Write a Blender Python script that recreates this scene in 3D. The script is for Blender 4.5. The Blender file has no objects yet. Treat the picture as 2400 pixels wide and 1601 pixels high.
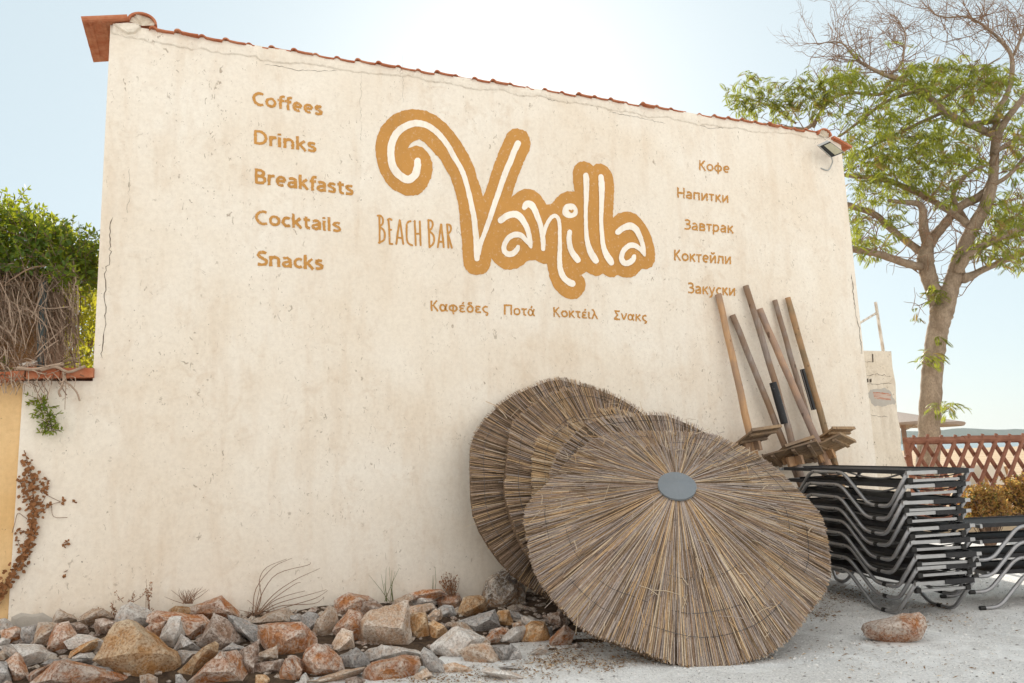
import bpy, bmesh, math, random
import numpy as np
from mathutils import Vector, Matrix, geometry, noise
random.seed(7); RNG = np.random.default_rng(7)
S = bpy.context.scene
COL = S.collection

# ------------------------------------------------------------------ camera
FPX = 1751.0                      # focal length in photo pixels (2400 wide)
PITCH, ROLL, HCAM = 0.15415, -0.03696, 1.45
_cp, _sp = math.cos(PITCH), math.sin(PITCH)
FW = np.array([0, _cp, _sp]); _up = np.array([0, -_sp, _cp]); _rt = np.array([1.0, 0, 0])
_c, _s = math.cos(ROLL), math.sin(ROLL)
RT = _rt * _c + _up * _s; UP = -_rt * _s + _up * _c
CAM = np.array([0, 0, HCAM])
cd = bpy.data.cameras.new('camera'); cam = bpy.data.objects.new('camera', cd); COL.objects.link(cam)
cam.matrix_world = Matrix(((RT[0], UP[0], -FW[0], 0), (RT[1], UP[1], -FW[1], 0), (RT[2], UP[2], -FW[2], HCAM), (0, 0, 0, 1)))
cd.sensor_width = 36; cd.lens = FPX / 2400 * 36; cd.clip_start = 0.05; cd.clip_end = 9000
S.camera = cam

def ray(x, y):
    v = FW * FPX + RT * (x - 1200) - UP * (y - 800.5)
    return v / np.linalg.norm(v)
def at(x, y, Y):                   # the point on a photo pixel's ray at distance Y ahead
    v = ray(x, y); return CAM + v * (Y / v[1])
def ground(x, y, z=0.0):
    v = ray(x, y); return CAM + v * ((z - HCAM) / v[2])
WO = np.array([-3.5441, 6.2533, 0.0]); WYAW = 0.389
WD = np.array([math.cos(WYAW), math.sin(WYAW), 0]); WN = np.array([math.sin(WYAW), -math.cos(WYAW), 0])
def onwall(x, y, off=0.0):
    v = ray(x, y); t = ((WO - CAM) @ WN + off) / (v @ WN); return CAM + v * t
def uv(x, y):
    p = onwall(x, y); return np.array([(p - WO) @ WD, p[2]])
def W(u, v, off=0.0):
    return WO + WD * u + WN * off + np.array([0, 0, v])
def proj(P):
    d = np.asarray(P) - CAM; k = d @ FW
    return 1200 + FPX * (d @ RT) / k, 800.5 - FPX * (d @ UP) / k

# ------------------------------------------------------------------ light
SV = ray(1186, 222)                # where the sun stands: just behind the roof edge
SUN_EL = math.asin(SV[2]); SUN_AZ = math.atan2(SV[0], SV[1])
world = bpy.data.worlds.new('World'); S.world = world; world.use_nodes = True
wt = world.node_tree; wt.nodes.clear()
sky = wt.nodes.new('ShaderNodeTexSky'); sky.sky_type = 'NISHITA'; sky.sun_disc = False
sky.sun_elevation = SUN_EL; sky.sun_rotation = SUN_AZ
sky.air_density = 1.0; sky.dust_density = 1.0; sky.ozone_density = 1.2; sky.altitude = 0
# made-up cloud added out of view, opposite the sun, to brighten the shaded wall
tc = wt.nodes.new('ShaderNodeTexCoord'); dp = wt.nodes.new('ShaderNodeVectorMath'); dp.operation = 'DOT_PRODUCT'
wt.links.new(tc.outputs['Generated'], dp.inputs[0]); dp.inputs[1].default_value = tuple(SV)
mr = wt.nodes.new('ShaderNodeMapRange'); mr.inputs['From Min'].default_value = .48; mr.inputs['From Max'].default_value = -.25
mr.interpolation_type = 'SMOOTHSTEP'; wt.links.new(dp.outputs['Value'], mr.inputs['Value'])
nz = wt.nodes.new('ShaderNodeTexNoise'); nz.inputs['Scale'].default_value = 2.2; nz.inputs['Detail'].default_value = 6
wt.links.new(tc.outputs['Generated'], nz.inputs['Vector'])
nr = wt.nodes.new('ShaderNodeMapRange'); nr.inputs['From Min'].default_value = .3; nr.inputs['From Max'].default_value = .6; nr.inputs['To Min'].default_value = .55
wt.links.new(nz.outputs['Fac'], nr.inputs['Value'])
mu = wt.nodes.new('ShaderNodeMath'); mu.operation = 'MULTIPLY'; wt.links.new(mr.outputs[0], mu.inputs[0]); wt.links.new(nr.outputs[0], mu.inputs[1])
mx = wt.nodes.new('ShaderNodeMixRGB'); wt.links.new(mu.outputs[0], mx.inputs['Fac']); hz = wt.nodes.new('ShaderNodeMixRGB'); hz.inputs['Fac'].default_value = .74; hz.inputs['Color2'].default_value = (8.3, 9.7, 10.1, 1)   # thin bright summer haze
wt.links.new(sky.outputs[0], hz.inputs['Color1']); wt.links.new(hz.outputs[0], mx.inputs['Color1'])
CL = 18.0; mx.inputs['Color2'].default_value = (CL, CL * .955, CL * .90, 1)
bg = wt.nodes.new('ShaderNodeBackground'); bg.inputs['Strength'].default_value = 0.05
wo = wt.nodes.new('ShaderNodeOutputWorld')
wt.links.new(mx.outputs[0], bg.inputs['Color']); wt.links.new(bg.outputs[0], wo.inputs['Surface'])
sl = bpy.data.lights.new('sun', 'SUN'); sl.energy = 3.2; sl.angle = math.radians(0.53); sl.color = (1.0, 0.93, 0.82)
so = bpy.data.objects.new('sun', sl); COL.objects.link(so)
so.rotation_euler = Vector(-SV).to_track_quat('-Z', 'Y').to_euler(); so.location = (0, 20, 30)
S.view_settings.view_transform = 'Standard'; S.view_settings.look = 'None'; S.view_settings.gamma = 1
S.view_settings.exposure = 1.0
S.render.engine = 'CYCLES'
try:
    S.cycles.use_denoising = True; S.cycles.max_bounces = 8; S.cycles.transparent_max_bounces = 16
    S.cycles.sample_clamp_indirect = 6
except Exception: pass

# ------------------------------------------------------------------ helpers
class MB:
    def __init__(s): s.v = []; s.f = []; s.m = []; s.n = 0
    def add(s, V, F, mi=0):
        V = np.asarray(V, float).reshape(-1, 3); s.v.append(V)
        o = s.n; s.n += len(V)
        for f in F: s.f.append(tuple(int(i) + o for i in f)); s.m.append(mi)
        return s
    def box(s, c, sx, sy, sz, R=None, mi=0):
        P = np.array([[i, j, k] for i in (-1, 1) for j in (-1, 1) for k in (-1, 1)], float) * [sx / 2, sy / 2, sz / 2]
        if R is not None: P = P @ np.asarray(R).T
        return s.add(P + c, [(0, 1, 3, 2), (4, 6, 7, 5), (0, 4, 5, 1), (2, 3, 7, 6), (0, 2, 6, 4), (1, 5, 7, 3)], mi)
    def tube(s, pts, r, n=8, mi=0, cap=True, squash=None):
        P = np.asarray(pts, float); m = len(P)
        r = np.full(m, r, float) if np.isscalar(r) else np.asarray(r, float)
        T = np.gradient(P, axis=0); T /= np.linalg.norm(T, axis=1)[:, None] + 1e-12
        a = np.array([0, 0, 1.0]) if abs(T[0][2]) < .9 else np.array([1.0, 0, 0])
        N = np.cross(T[0], a); N /= np.linalg.norm(N); V = []
        ang = np.arange(n) * 2 * np.pi / n
        for i in range(m):
            N = N - T[i] * (N @ T[i]); N /= np.linalg.norm(N) + 1e-12; B = np.cross(T[i], N)
            V.append(P[i] + r[i] * (np.cos(ang)[:, None] * N + np.sin(ang)[:, None] * B))
        F = [(i * n + j, i * n + (j + 1) % n, (i + 1) * n + (j + 1) % n, (i + 1) * n + j) for i in range(m - 1) for j in range(n)]
        if cap: F += [tuple(range(n))[::-1], tuple((m - 1) * n + j for j in range(n))]
        return s.add(np.concatenate(V), F, mi)
    def build(s, name, mats, parent=None, smooth=False, loc=None):
        me = bpy.data.meshes.new(name)
        V = np.concatenate(s.v) if s.v else np.zeros((0, 3))
        org = np.zeros(3) if loc is None else np.asarray(loc, float)
        me.from_pydata((V - org).tolist(), [], s.f)
        for m in (mats if isinstance(mats, (list, tuple)) else [mats]): me.materials.append(m)
        if len(set(s.m)) > 1: me.polygons.foreach_set('material_index', s.m)
        if smooth: me.polygons.foreach_set('use_smooth', [True] * len(me.polygons))
        me.update()
        o = bpy.data.objects.new(name, me); COL.objects.link(o)
        if loc is not None: o.location = org
        if parent is not None:
            o.parent = parent
            if loc is None: o.matrix_parent_inverse = Matrix.LocRotScale(parent.location, parent.rotation_euler, None).inverted()
            else: o.matrix_parent_inverse = Matrix.LocRotScale(parent.location, parent.rotation_euler, None).inverted()
        return o
def tag(o, label=None, cat=None, group=None, kind=None):
    if label: o['label'] = label
    if cat: o['category'] = cat
    if group: o['group'] = group
    if kind: o['kind'] = kind
    return o
def thing(name, label, cat, loc=(0, 0, 0), group=None):
    o = bpy.data.objects.new(name, None); COL.objects.link(o); o.location = tuple(float(a) for a in loc)
    o.empty_display_size = .1
    return tag(o, label, cat, group)
def copy_tree(o, parent=None):
    c = o.copy(); COL.objects.link(c)
    if parent is not None:
        c.parent = parent; c.matrix_parent_inverse = o.matrix_parent_inverse.copy()
    for ch in o.children: copy_tree(ch, c)
    return c
def smoothpath(P, k=4):            # Catmull-Rom resample
    P = np.asarray(P, float); Q = np.concatenate([2 * P[:1] - P[1:2], P, 2 * P[-1:] - P[-2:-1]]); out = []
    for i in range(1, len(Q) - 2):
        for t in np.arange(k) / k:
            a, b, c, d = Q[i - 1], Q[i], Q[i + 1], Q[i + 2]
            out.append(.5 * (2 * b + (c - a) * t + (2 * a - 5 * b + 4 * c - d) * t * t + (3 * b - a - 3 * c + d) * t ** 3))
    out.append(Q[-2]); return np.array(out)
def frame(n, hint=(0, 0, 1)):      # rotation with z along n
    n = np.asarray(n, float); n = n / np.linalg.norm(n); x = np.cross(hint, n)
    if np.linalg.norm(x) < 1e-6: x = np.array([1.0, 0, 0])
    x = x / np.linalg.norm(x); return np.stack([x, np.cross(n, x), n], 1)

# ------------------------------------------------------------------ materials
class NT:
    def __init__(s, name):
        s.m = bpy.data.materials.new(name); s.m.use_nodes = True; s.t = s.m.node_tree
        s.b = s.t.nodes['Principled BSDF']; s.out = s.t.nodes['Material Output']
        s.b.inputs['Specular IOR Level'].default_value = .25
    def n(s, typ, **k):
        nd = s.t.nodes.new('ShaderNode' + typ)
        for a, b in k.items(): setattr(nd, a, b)
        return nd
    def l(s, a, b): s.t.links.new(a, b)
    def coord(s, kind='Object', scale=(1, 1, 1), rot=(0, 0, 0)):
        c = s.n('TexCoord'); m = s.n('Mapping'); m.inputs['Scale'].default_value = scale; m.inputs['Rotation'].default_value = rot
        s.l(c.outputs[kind], m.inputs['Vector']); return m.outputs['Vector']
    def noise(s, vec, scale, detail=6, rough=.6, dist=0):
        n = s.n('TexNoise'); n.inputs['Scale'].default_value = scale; n.inputs['Detail'].default_value = detail
        n.inputs['Roughness'].default_value = rough; n.inputs['Distortion'].default_value = dist
        if vec is not None: s.l(vec, n.inputs['Vector'])
        return n.outputs['Fac']
    def ramp(s, fac, stops):
        r = s.n('ValToRGB'); e = r.color_ramp.elements
        while len(e) > 1: e.remove(e[-1])
        e[0].position = stops[0][0]; e[0].color = tuple(stops[0][1]) + (1,) if not np.isscalar(stops[0][1]) else (stops[0][1],) * 3 + (1,)
        for p, c in stops[1:]:
            q = e.new(p); q.color = tuple(c) + (1,) if not np.isscalar(c) else (c,) * 3 + (1,)
        s.l(fac, r.inputs['Fac']); return r.outputs['Color']
    def mix(s, fac, a, b, mode='MIX'):
        x = s.n('MixRGB', blend_type=mode)
        for k, v in (('Fac', fac), ('Color1', a), ('Color2', b)):
            if hasattr(v, 'is_linked'): s.l(v, x.inputs[k])
            elif np.isscalar(v): x.inputs[k].default_value = v if k == 'Fac' else (v, v, v, 1)
            else: x.inputs[k].default_value = tuple(v) + (1,)
        return x.outputs['Color']
    def math(s, op, a, b=0.0):
        x = s.n('Math', operation=op)
        for i, v in enumerate((a, b)):
            if hasattr(v, 'is_linked'): s.l(v, x.inputs[i])
            else: x.inputs[i].default_value = v
        return x.outputs[0]
    def bump(s, h, strength=.5, dist=.01, prev=None):
        x = s.n('Bump'); x.inputs['Strength'].default_value = strength; x.inputs['Distance'].default_value = dist
        s.l(h, x.inputs['Height'])
        if prev is not None: s.l(prev, x.inputs['Normal'])
        return x.outputs['Normal']
    def fin(s, col, rough=.8, normal=None, metal=0.0, spec=None):
        if hasattr(col, 'is_linked'): s.l(col, s.b.inputs['Base Color'])
        else: s.b.inputs['Base Color'].default_value = tuple(col) + (1,)
        if hasattr(rough, 'is_linked'): s.l(rough, s.b.inputs['Roughness'])
        else: s.b.inputs['Roughness'].default_value = rough
        s.b.inputs['Metallic'].default_value = metal
        if spec is not None: s.b.inputs['Specular IOR Level'].default_value = spec
        if normal is not None: s.l(normal, s.b.inputs['Normal'])
        return s.m
def sRGB(r, g, b):
    f = lambda c: (c / 255 / 12.92) if c / 255 <= .04045 else ((c / 255 + .055) / 1.055) ** 2.4
    return (f(r), f(g), f(b))

def plaster(name, base, dark, light, wear=1.0, bump=.5):
    t = NT(name); v = t.coord('Object')
    vs = t.coord('Object', scale=(1.6, 1.6, .32))      # stretched down the wall: rain streaks
    big = t.noise(v, .9, 5, .55, .4); st = t.noise(vs, 3.2, 8, .65, .3); fine = t.noise(v, 26, 8, .7)
    med = t.noise(v, 5.5, 9, .7, .6)
    c = t.mix(t.ramp(big, [(.35, 0), (.68, 1)]), base, light)
    c = t.mix(t.ramp(st, [(.49, 0), (.76, .34 * wear)]), c, dark)
    c = t.mix(t.math('MULTIPLY', t.ramp(med, [(.52, 0), (.66, .30 * wear)]), t.ramp(t.noise(v, 1.1, 4, .6, .3), [(.40, .12), (.62, 1)])), c, tuple(x * .95 for x in dark))
    sp = t.noise(t.coord('Object', scale=(1.3, 1.3, .8)), 19, 4, .6, 1.2); cl = t.noise(v, 1.9, 5, .65)
    spk = t.math('MULTIPLY', t.ramp(sp, [(.635, 0), (.68, 1)]), t.ramp(cl, [(.40, 0), (.56, 1)]))
    c = t.mix(t.math('MULTIPLY', spk, .62 * wear), c, tuple(x * .42 for x in dark))
    c = t.mix(t.ramp(t.noise(v, .75, 4, .45, .5), [(.54, 0), (.60, .28)]), c, tuple(min(.84, x * 1.06) for x in light))
    pit = t.noise(v, 46, 2, .5); c = t.mix(t.math('MULTIPLY', t.ramp(pit, [(.735, 0), (.76, .8 * wear)]), t.ramp(cl, [(.40, 0), (.55, 1)])), c, (.10, .075, .05))
    c = t.mix(t.ramp(fine, [(.3, .16), (.6, 0)]), c, tuple(x * .5 for x in dark))
    nrm = t.bump(t.noise(v, 70, 6, .7), .25 * bump, .004)
    nrm = t.bump(t.noise(vs, 16, 6, .6), .45 * bump, .008, nrm)
    nrm = t.bump(med, .5 * bump, .012, nrm)
    return t, c, nrm
t_, c_, n_ = plaster('cream plaster', (.75, .66, .545), (.56, .41, .275), (.80, .74, .65))
M_WALL = t_.fin(c_, .92, n_)
t_, c_, n_ = plaster('crumbling masonry', (.66, .56, .43), (.42, .32, .22), (.74, .66, .55), 1.7, 2.4)
M_PIER = t_.fin(c_, .95, n_)
t_, c_, n_ = plaster('ochre plaster', (.66, .42, .18), (.52, .29, .11), (.74, .52, .28))
M_OCHRE = t_.fin(c_, .92, n_)
def paint_mat(name, col, worn):
    t = NT(name); v = t.coord('Object')
    a = t.noise(v, 3, 6, .6); w = t.noise(v, 34, 5, .65); fine = t.noise(v, 90, 4, .6)
    c = t.mix(t.ramp(a, [(.35, 0), (.7, 1)]), col, tuple(x * 1.13 for x in col))
    c = t.mix(t.ramp(w, [(.575, 0), (.70, worn)]), c, (.72, .62, .49))
    c = t.mix(t.ramp(t.noise(t.coord('Object', scale=(1.6, 1.6, .32)), 9, 8, .7), [(.50, 0), (.75, .28)]), c, (.36, .19, .06))
    c = t.mix(t.ramp(t.noise(v, 17, 4, .6), [(.70, 0), (.76, .7)]), c, (.22, .09, .03))
    nrm = t.bump(fine, .2, .003); nrm = t.bump(t.noise(t.coord('Object', scale=(1.6, 1.6, .32)), 16, 6, .6), .35, .006, nrm)
    return t.fin(c, .85, nrm)
M_BROWN = paint_mat('ochre brown wall paint', (.475, .235, .062), .38)
M_WHITE = paint_mat('cream wall paint', (.80, .735, .64), .4)
t_ = NT('terracotta'); v_ = t_.coord('Object')
M_TERRA = t_.fin(t_.mix(t_.ramp(t_.noise(v_, 9, 7, .65), [(.35, 0), (.7, 1)]), (.36, .10, .042), (.50, .22, .12)), .85, t_.bump(t_.noise(v_, 60, 5, .6), .3, .004))
t_ = NT('old mortar'); v_ = t_.coord('Object')
M_MORTAR = t_.fin(t_.mix(t_.ramp(t_.noise(v_, 14, 8, .7), [(.35, 0), (.65, 1)]), (.55, .46, .35), (.72, .64, .53)), .95, t_.bump(t_.noise(v_, 22, 8, .7), .8, .02))
t_ = NT('white gravel sand'); v_ = t_.coord('Object')
g1 = t_.noise(v_, .8, 6, .6, .5); g2 = t_.noise(v_, 55, 5, .7); g3 = t_.noise(v_, 4.5, 7, .65, .5)
gc = t_.mix(t_.ramp(g2, [(.3, 0), (.62, 1)]), (.47, .465, .455), (.80, .79, .775))
gc = t_.mix(t_.ramp(g1, [(.42, 0), (.62, .30)]), gc, (.46, .44, .41))
g5 = t_.noise(v_, 2.3, 8, .7, 1.0); gc = t_.mix(t_.ramp(g5, [(.5, 0), (.62, .75)]), gc, (.82, .82, .81))
gc = t_.mix(t_.ramp(g3, [(.68, 0), (.78, .4)]), gc, (.30, .25, .19))
vo = t_.n('TexVoronoi'); vo.inputs['Scale'].default_value = 75; t_.l(v_, vo.inputs['Vector'])
gc = t_.mix(t_.ramp(vo.outputs['Color'], [(.80, 0), (.84, .7)]), gc, (.80, .79, .76))
nn = t_.bump(g2, .8, .012); nn = t_.bump(g3, .5, .04, nn); nn = t_.bump(vo.outputs['Distance'], .3, .01, nn)
M_GROUND = t_.fin(gc, .95, nn)

# ------------------------------------------------------------------ ground
mb = MB()
xs = np.concatenate([[-4000, -900, -200, -60], np.arange(-14, 14.1, .5), [30, 60, 200, 900, 4000]])
ys = np.concatenate([[-3000, -400, -60, -20], np.arange(-8, 18.1, .5), [24, 40, 80, 150, 165, 210]])
gz = lambda x, y: 0.0 if y < 150 else -.02 * (min(y, 200) - 150)
V = [(x, y, gz(x, y)) for y in ys for x in xs]; nx = len(xs)
F = [(j * nx + i, j * nx + i + 1, (j + 1) * nx + i + 1, (j + 1) * nx + i) for j in range(len(ys) - 1) for i in range(nx - 1)]
mb.add(V, F); tag(mb.build('ground', M_GROUND), kind='structure')
t_ = NT('tan beach sand'); v_ = t_.coord('Object'); b_ = t_.noise(v_, .35, 7, .65)
M_BEACH = t_.fin(t_.mix(t_.ramp(b_, [(.38, 0), (.62, 1)]), (.36, .25, .145), (.50, .37, .24)), .95, t_.bump(t_.noise(v_, 6, 6, .7), .6, .05))
mb = MB(); mb.add([(-80, 12.2, .004), (80, 11.4, .004), (260, 150, .004), (-260, 150, .004)], [(0, 1, 2, 3)]); tag(mb.build('beach', M_BEACH), kind='structure')

# ------------------------------------------------------------------ building with the painted wall
BL, ZT0, ZT1 = 8.72, 1.45 + 4.02, 1.45 + 4.105
bld = thing('beach_bar_building', 'cream plastered bar building with painted lettering on its tall blank wall', 'building', W(0, 0))
uL = uv(36, 1180)[0]; zC = uv(150, 893)[1]
mb = MB()
out = [(uL, -.3), (BL + .0, -.3), (BL, ZT1), (0, ZT0), (0, zC), (uL, zC)]
tri = geometry.tessellate_polygon([[Vector((a, b, 0)) for a, b in out]])
fv = [W(a, b) for a, b in out]; bv = [W(a, b, -.25) for a, b in out]; n = len(out)
mb.add(fv + bv, [t[::-1] if False else t for t in tri] + [tuple(i + n for i in t[::-1]) for t in tri] + [(i, (i + 1) % n, (i + 1) % n + n, i + n)[::-1] for i in range(n)])
mb.build('wall', M_WALL, bld)
DEP = 0.7
mb = MB()
mb.box(W(DEP * 0 + .125, 2.6, -DEP / 2 - .25), .25, DEP, 5.6, np.stack([WD, WN, [0, 0, 1]], 1))
mb.box(W(BL - .125, 2.6, -DEP / 2 - .25), .25, DEP, 5.6, np.stack([WD, WN, [0, 0, 1]], 1))
mb.box(W(BL / 2, 2.4, -DEP - .13), BL - .02, .25, 5.1, np.stack([WD, WN, [0, 0, 1]], 1))
mb.build('side_walls', M_WALL, bld)

def wallpoly(mb, P, off, jitter=0.0, step=.02):
    """a flat sheet of paint on the wall; P are photo pixels"""
    Q = np.array([uv(*p) for p in P])
    if jitter:
        R = []
        for a, b in zip(Q, np.roll(Q, -1, 0)):
            k = max(1, int(np.linalg.norm(b - a) / step))
            for i in range(k): R.append(a + (b - a) * i / k + RNG.normal(0, jitter, 2))
        Q = np.array(R)
    tri = geometry.tessellate_polygon([[Vector((a, b, 0)) for a, b in Q]])
    mb.add([W(a, b, off) for a, b in Q], tri)
def ribbon(mb, P, w, off, jitter=.0012, caps=True, k=5, f=uv):
    """a brush stroke along photo pixels P with full widths w (pixels)"""
    P = np.asarray(P, float); w = np.full(len(P), w, float) if np.isscalar(w) else np.asarray(w, float)
    if len(P) == 2: P = np.array([P[0], P.mean(0), P[1]]); w = np.array([w[0], w.mean(), w[1]])
    C = smoothpath(np.column_stack([P, w]), k); P2, w2 = C[:, :2], C[:, 2] / 2
    T = np.gradient(P2, axis=0); T /= np.linalg.norm(T, axis=1)[:, None] + 1e-9; Nn = np.column_stack([-T[:, 1], T[:, 0]])
    L = P2 + Nn * w2[:, None]; R = P2 - Nn * w2[:, None]; m = len(P2)
    pts = list(L) + list(R); F = [(i, i + 1, m + i + 1, m + i) for i in range(m - 1)]
    if caps:
        for e, sg in ((0, -1), (m - 1, 1)):
            arc = [e]; nn = 5
            for q in range(1, nn):
                a = math.pi * q / nn; pts.append(P2[e] + Nn[e] * w2[e] * math.cos(a) + T[e] * sg * w2[e] * math.sin(a)); arc.append(len(pts) - 1)
            arc.append(m + e); F.append(tuple(arc))
    Q = np.array([f(*p) for p in pts]) + RNG.normal(0, jitter, (len(pts), 2))
    mb.add([W(a, b, off) for a, b in Q], F)
def Z(base, sc, P): return [(base[0] + x / sc, base[1] + y / sc) for x, y in P]

# the big logo: a brown shape with cream strokes in it
K = 6.187; R1, R2, R3, R4 = (860, 240), (860, 460), (1180, 360), (1180, 480)
outer = (Z(R1, K, [(660,97),(860,122),(1010,195),(1150,310),(1260,440),(1370,590),(1470,760),(1550,930),(1600,1100),(1650,1240),(1680,1365),(1740,1240),(1790,1050),(1850,880),(1920,700),(1990,540),(2040,440),(2110,390),(2180,380),(2260,400)])
 + [(1233, 308), (1241, 322), (1244, 338), (1240, 353)]
 + Z(R3, K, [(290,130),(240,260),(190,390),(150,500),(115,640),(200,560),(280,520),(360,512),(450,535),(530,600),(590,690),(625,742),(705,725),(750,660),(830,585),(920,550),(1030,550),(1010,420),(1000,280),(1025,190),(1090,125),(1160,110),(1240,135),(1300,180),(1350,150),(1410,143),(1490,180),(1550,250),(1590,350),(1605,520),(1595,700),(1585,925),(1660,870),(1750,845),(1840,845),(1930,885),(2020,980),(2090,1090),(2140,1200),(2180,1340)])
 + Z(R4, K, [(2200,700),(2190,820),(2150,900),(2080,935),(2005,930),(1930,1010),(1860,1055),(1760,1060),(1700,1045),(1650,1020),(1600,1050),(1530,1050),(1470,1020),(1440,995),(1400,1025),(1330,1035),(1260,1010),(1200,970),(1125,1018),(1170,1070),(1190,1140),(1180,1240),(1120,1320),(1060,1365),(980,1375),(900,1350),(800,1285),(720,1180),(670,1060),(645,950),(630,855),(570,858),(510,830),(465,805),(355,805),(270,880),(190,925),(90,942)])
 + Z(R2, K, [(1980,1058),(1900,1010),(1850,960),(1805,905),(1790,1000),(1750,1080),(1690,1125),(1600,1140),(1500,1125),(1430,1060),(1395,980),(1385,850),(1375,650),(1360,500),(1340,300),(1330,150)])
 + Z(R1, K, [(1310,1420),(1270,1270),(1210,1090),(1130,950),(1060,830),(960,720),(890,640),(830,575),(760,535),(690,560),(630,600),(590,665),(640,650),(720,632),(800,650),(870,710),(920,790),(945,870),(950,980),(925,1100),(870,1220),(800,1300),(730,1345),(640,1355),(560,1350),(470,1310),(370,1260),(270,1160),(190,1010),(150,880),(125,760),(122,640),(140,520),(200,360),(280,270),(380,180),(500,125),(590,105)]))
mb = MB(); wallpoly(mb, outer, .003, .0024)
logo = mb.build('painted_logo', M_BROWN, bld); logo['label'] = 'large brown hand painted word Vanilla with a curled V'
strokes = [
 (R1, [(732,850),(728,950),(690,1060),(590,1122),(460,1050),(375,930),(345,780),(355,620),(400,500),(480,400),(600,330),(720,305),(850,330),(970,400),(1080,510),(1180,640),(1260,790),(1340,920),(1400,1050),(1440,1180),(1480,1340),(1515,1500),(1545,1640),(1565,1800),(1585,2000),(1592,2150),(1593,2270)],
  [95,105,110,115,112,110,105,108,108,105,100,95,88,85,82,78,75,72,72,70,72,74,78,80,86,90,76]),
 (R1, [(2185,600),(2130,720),(2080,850),(2010,1010),(1960,1150),(1900,1330),(1840,1500),(1790,1660),(1735,1810),(1690,1930),(1645,2050),(1612,2200)], [95,85,85,86,80,78,76,72,68,64,70,70]),
 (R3, [(-42,972),(40,909),(140,882),(220,905),(290,990),(340,1090),(370,1200),(388,1300),(397,1362)], [92,95,100,98,85,75,70,60,36]),
 (R3, [(392,1355),(340,1280),(260,1195),(180,1177),(100,1202),(40,1265),(8,1340),(10,1415),(60,1459),(130,1452),(185,1405),(208,1355)], [36,58,76,86,80,72,70,74,80,85,76,58]),
 (R3, [(300,785),(335,735),(400,748),(450,820),(490,920),(530,1030),(555,1150),(570,1270),(572,1390)], [76,98,98,85,80,72,70,72,56]),
 (R3, [(572,1230),(600,1090),(640,1000),(690,930),(745,905),(790,945),(808,1040),(812,1200),(812,1400),(808,1520),(815,1642),(840,1742),(890,1822),(955,1870),(995,1888)], [40,55,55,58,58,55,50,55,62,70,76,84,86,94,98]),
 (R4, [(957,395),(945,480),(955,580),(985,680),(1040,760),(1075,805)], [66,72,75,84,90,84]),
 (R3, [(1190,318),(1198,420),(1197,600),(1190,800),(1190,1000),(1200,1202),(1225,1332),(1260,1432),(1310,1520),(1338,1560)], [76,85,75,56,55,65,75,92,98,84]),
 (R3, [(1408,340),(1418,450),(1420,600),(1415,800),(1412,1000),(1430,1242),(1450,1372),(1490,1472),(1538,1548),(1560,1588)], [76,88,80,65,58,65,72,90,98,80]),
 (R4, [(1655,400),(1730,342),(1830,312),(1910,352),(1960,440),(2000,540),(2025,640),(2040,735)], [84,90,104,92,76,66,62,38]),
 (R4, [(2036,728),(1980,652),(1910,602),(1840,590),(1770,630),(1720,700),(1706,785),(1745,845),(1810,845),(1868,800),(1888,750)], [40,60,74,80,76,70,74,80,84,78,60])]
for i, (b, P, w) in enumerate(strokes):
    mb = MB(); ribbon(mb, Z(b, K, P), [x / K for x in w], .0055 + .0004 * i)
    mb.build('letter_stroke', M_WHITE, logo)
mb = MB(); cx, cy = 962, 832
wallpoly(mb, Z(R3, K, [(cx + (112 + 6 * math.sin(3 * a)) * math.cos(a), cy + (112 + 5 * math.cos(2 * a)) * math.sin(a)) for a in np.arange(24) / 24 * 2 * math.pi]), .006, .001)
mb.build('letter_dot', M_WHITE, logo)
mb = MB(); wallpoly(mb, Z(R3, K, [(940,825),(952,815),(968,820),(980,828),(992,815),(1008,816),(1016,832),(1005,855),(985,866),(965,858),(948,842)]), .0085)
mb.build('heart', M_BROWN, logo)
# BEACH BAR in thin tall brush letters
mb = MB(); i = 0
for P in [[(178,285),(184,480),(182,680)],[(155,282),(200,287),(230,335),(225,400),(183,440)],[(183,442),(245,500),(258,570),(240,640),(172,675)],
 [(312,338),(322,500),(328,690)],[(302,342),(330,328),(358,345)],[(320,485),(350,487)],[(330,690),(368,694)],
 [(425,692),(448,520),(474,348)],[(476,350),(502,520),(526,692)],[(440,598),(512,610)],
 [(632,365),(600,372),(577,420),(575,520),(578,620),(600,682),(655,714)],
 [(692,360),(700,540),(707,712)],[(765,367),(772,540),(778,712)],[(702,546),(772,546)],
 [(890,347),(898,540),(906,740)],[(886,348),(930,356),(954,400),(940,460),(902,500)],[(902,502),(958,560),(974,620),(958,690),(908,740)],
 [(1027,738),(1050,580),(1072,412)],[(1076,412),(1096,580),(1112,740)],[(1045,662),(1104,662)],
 [(1162,410),(1172,580),(1180,745)],[(1158,412),(1195,416),(1217,450),(1208,510),(1172,545)],[(1172,547),(1200,640),(1230,748)]]:
    ribbon(mb, Z(R2, K, P), 4.6, .003 + .0003 * (i % 4), .0008); i += 1
o = mb.build('painted_word', M_BROWN, bld); o['label'] = 'thin brown painted words BEACH BAR'
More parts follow.
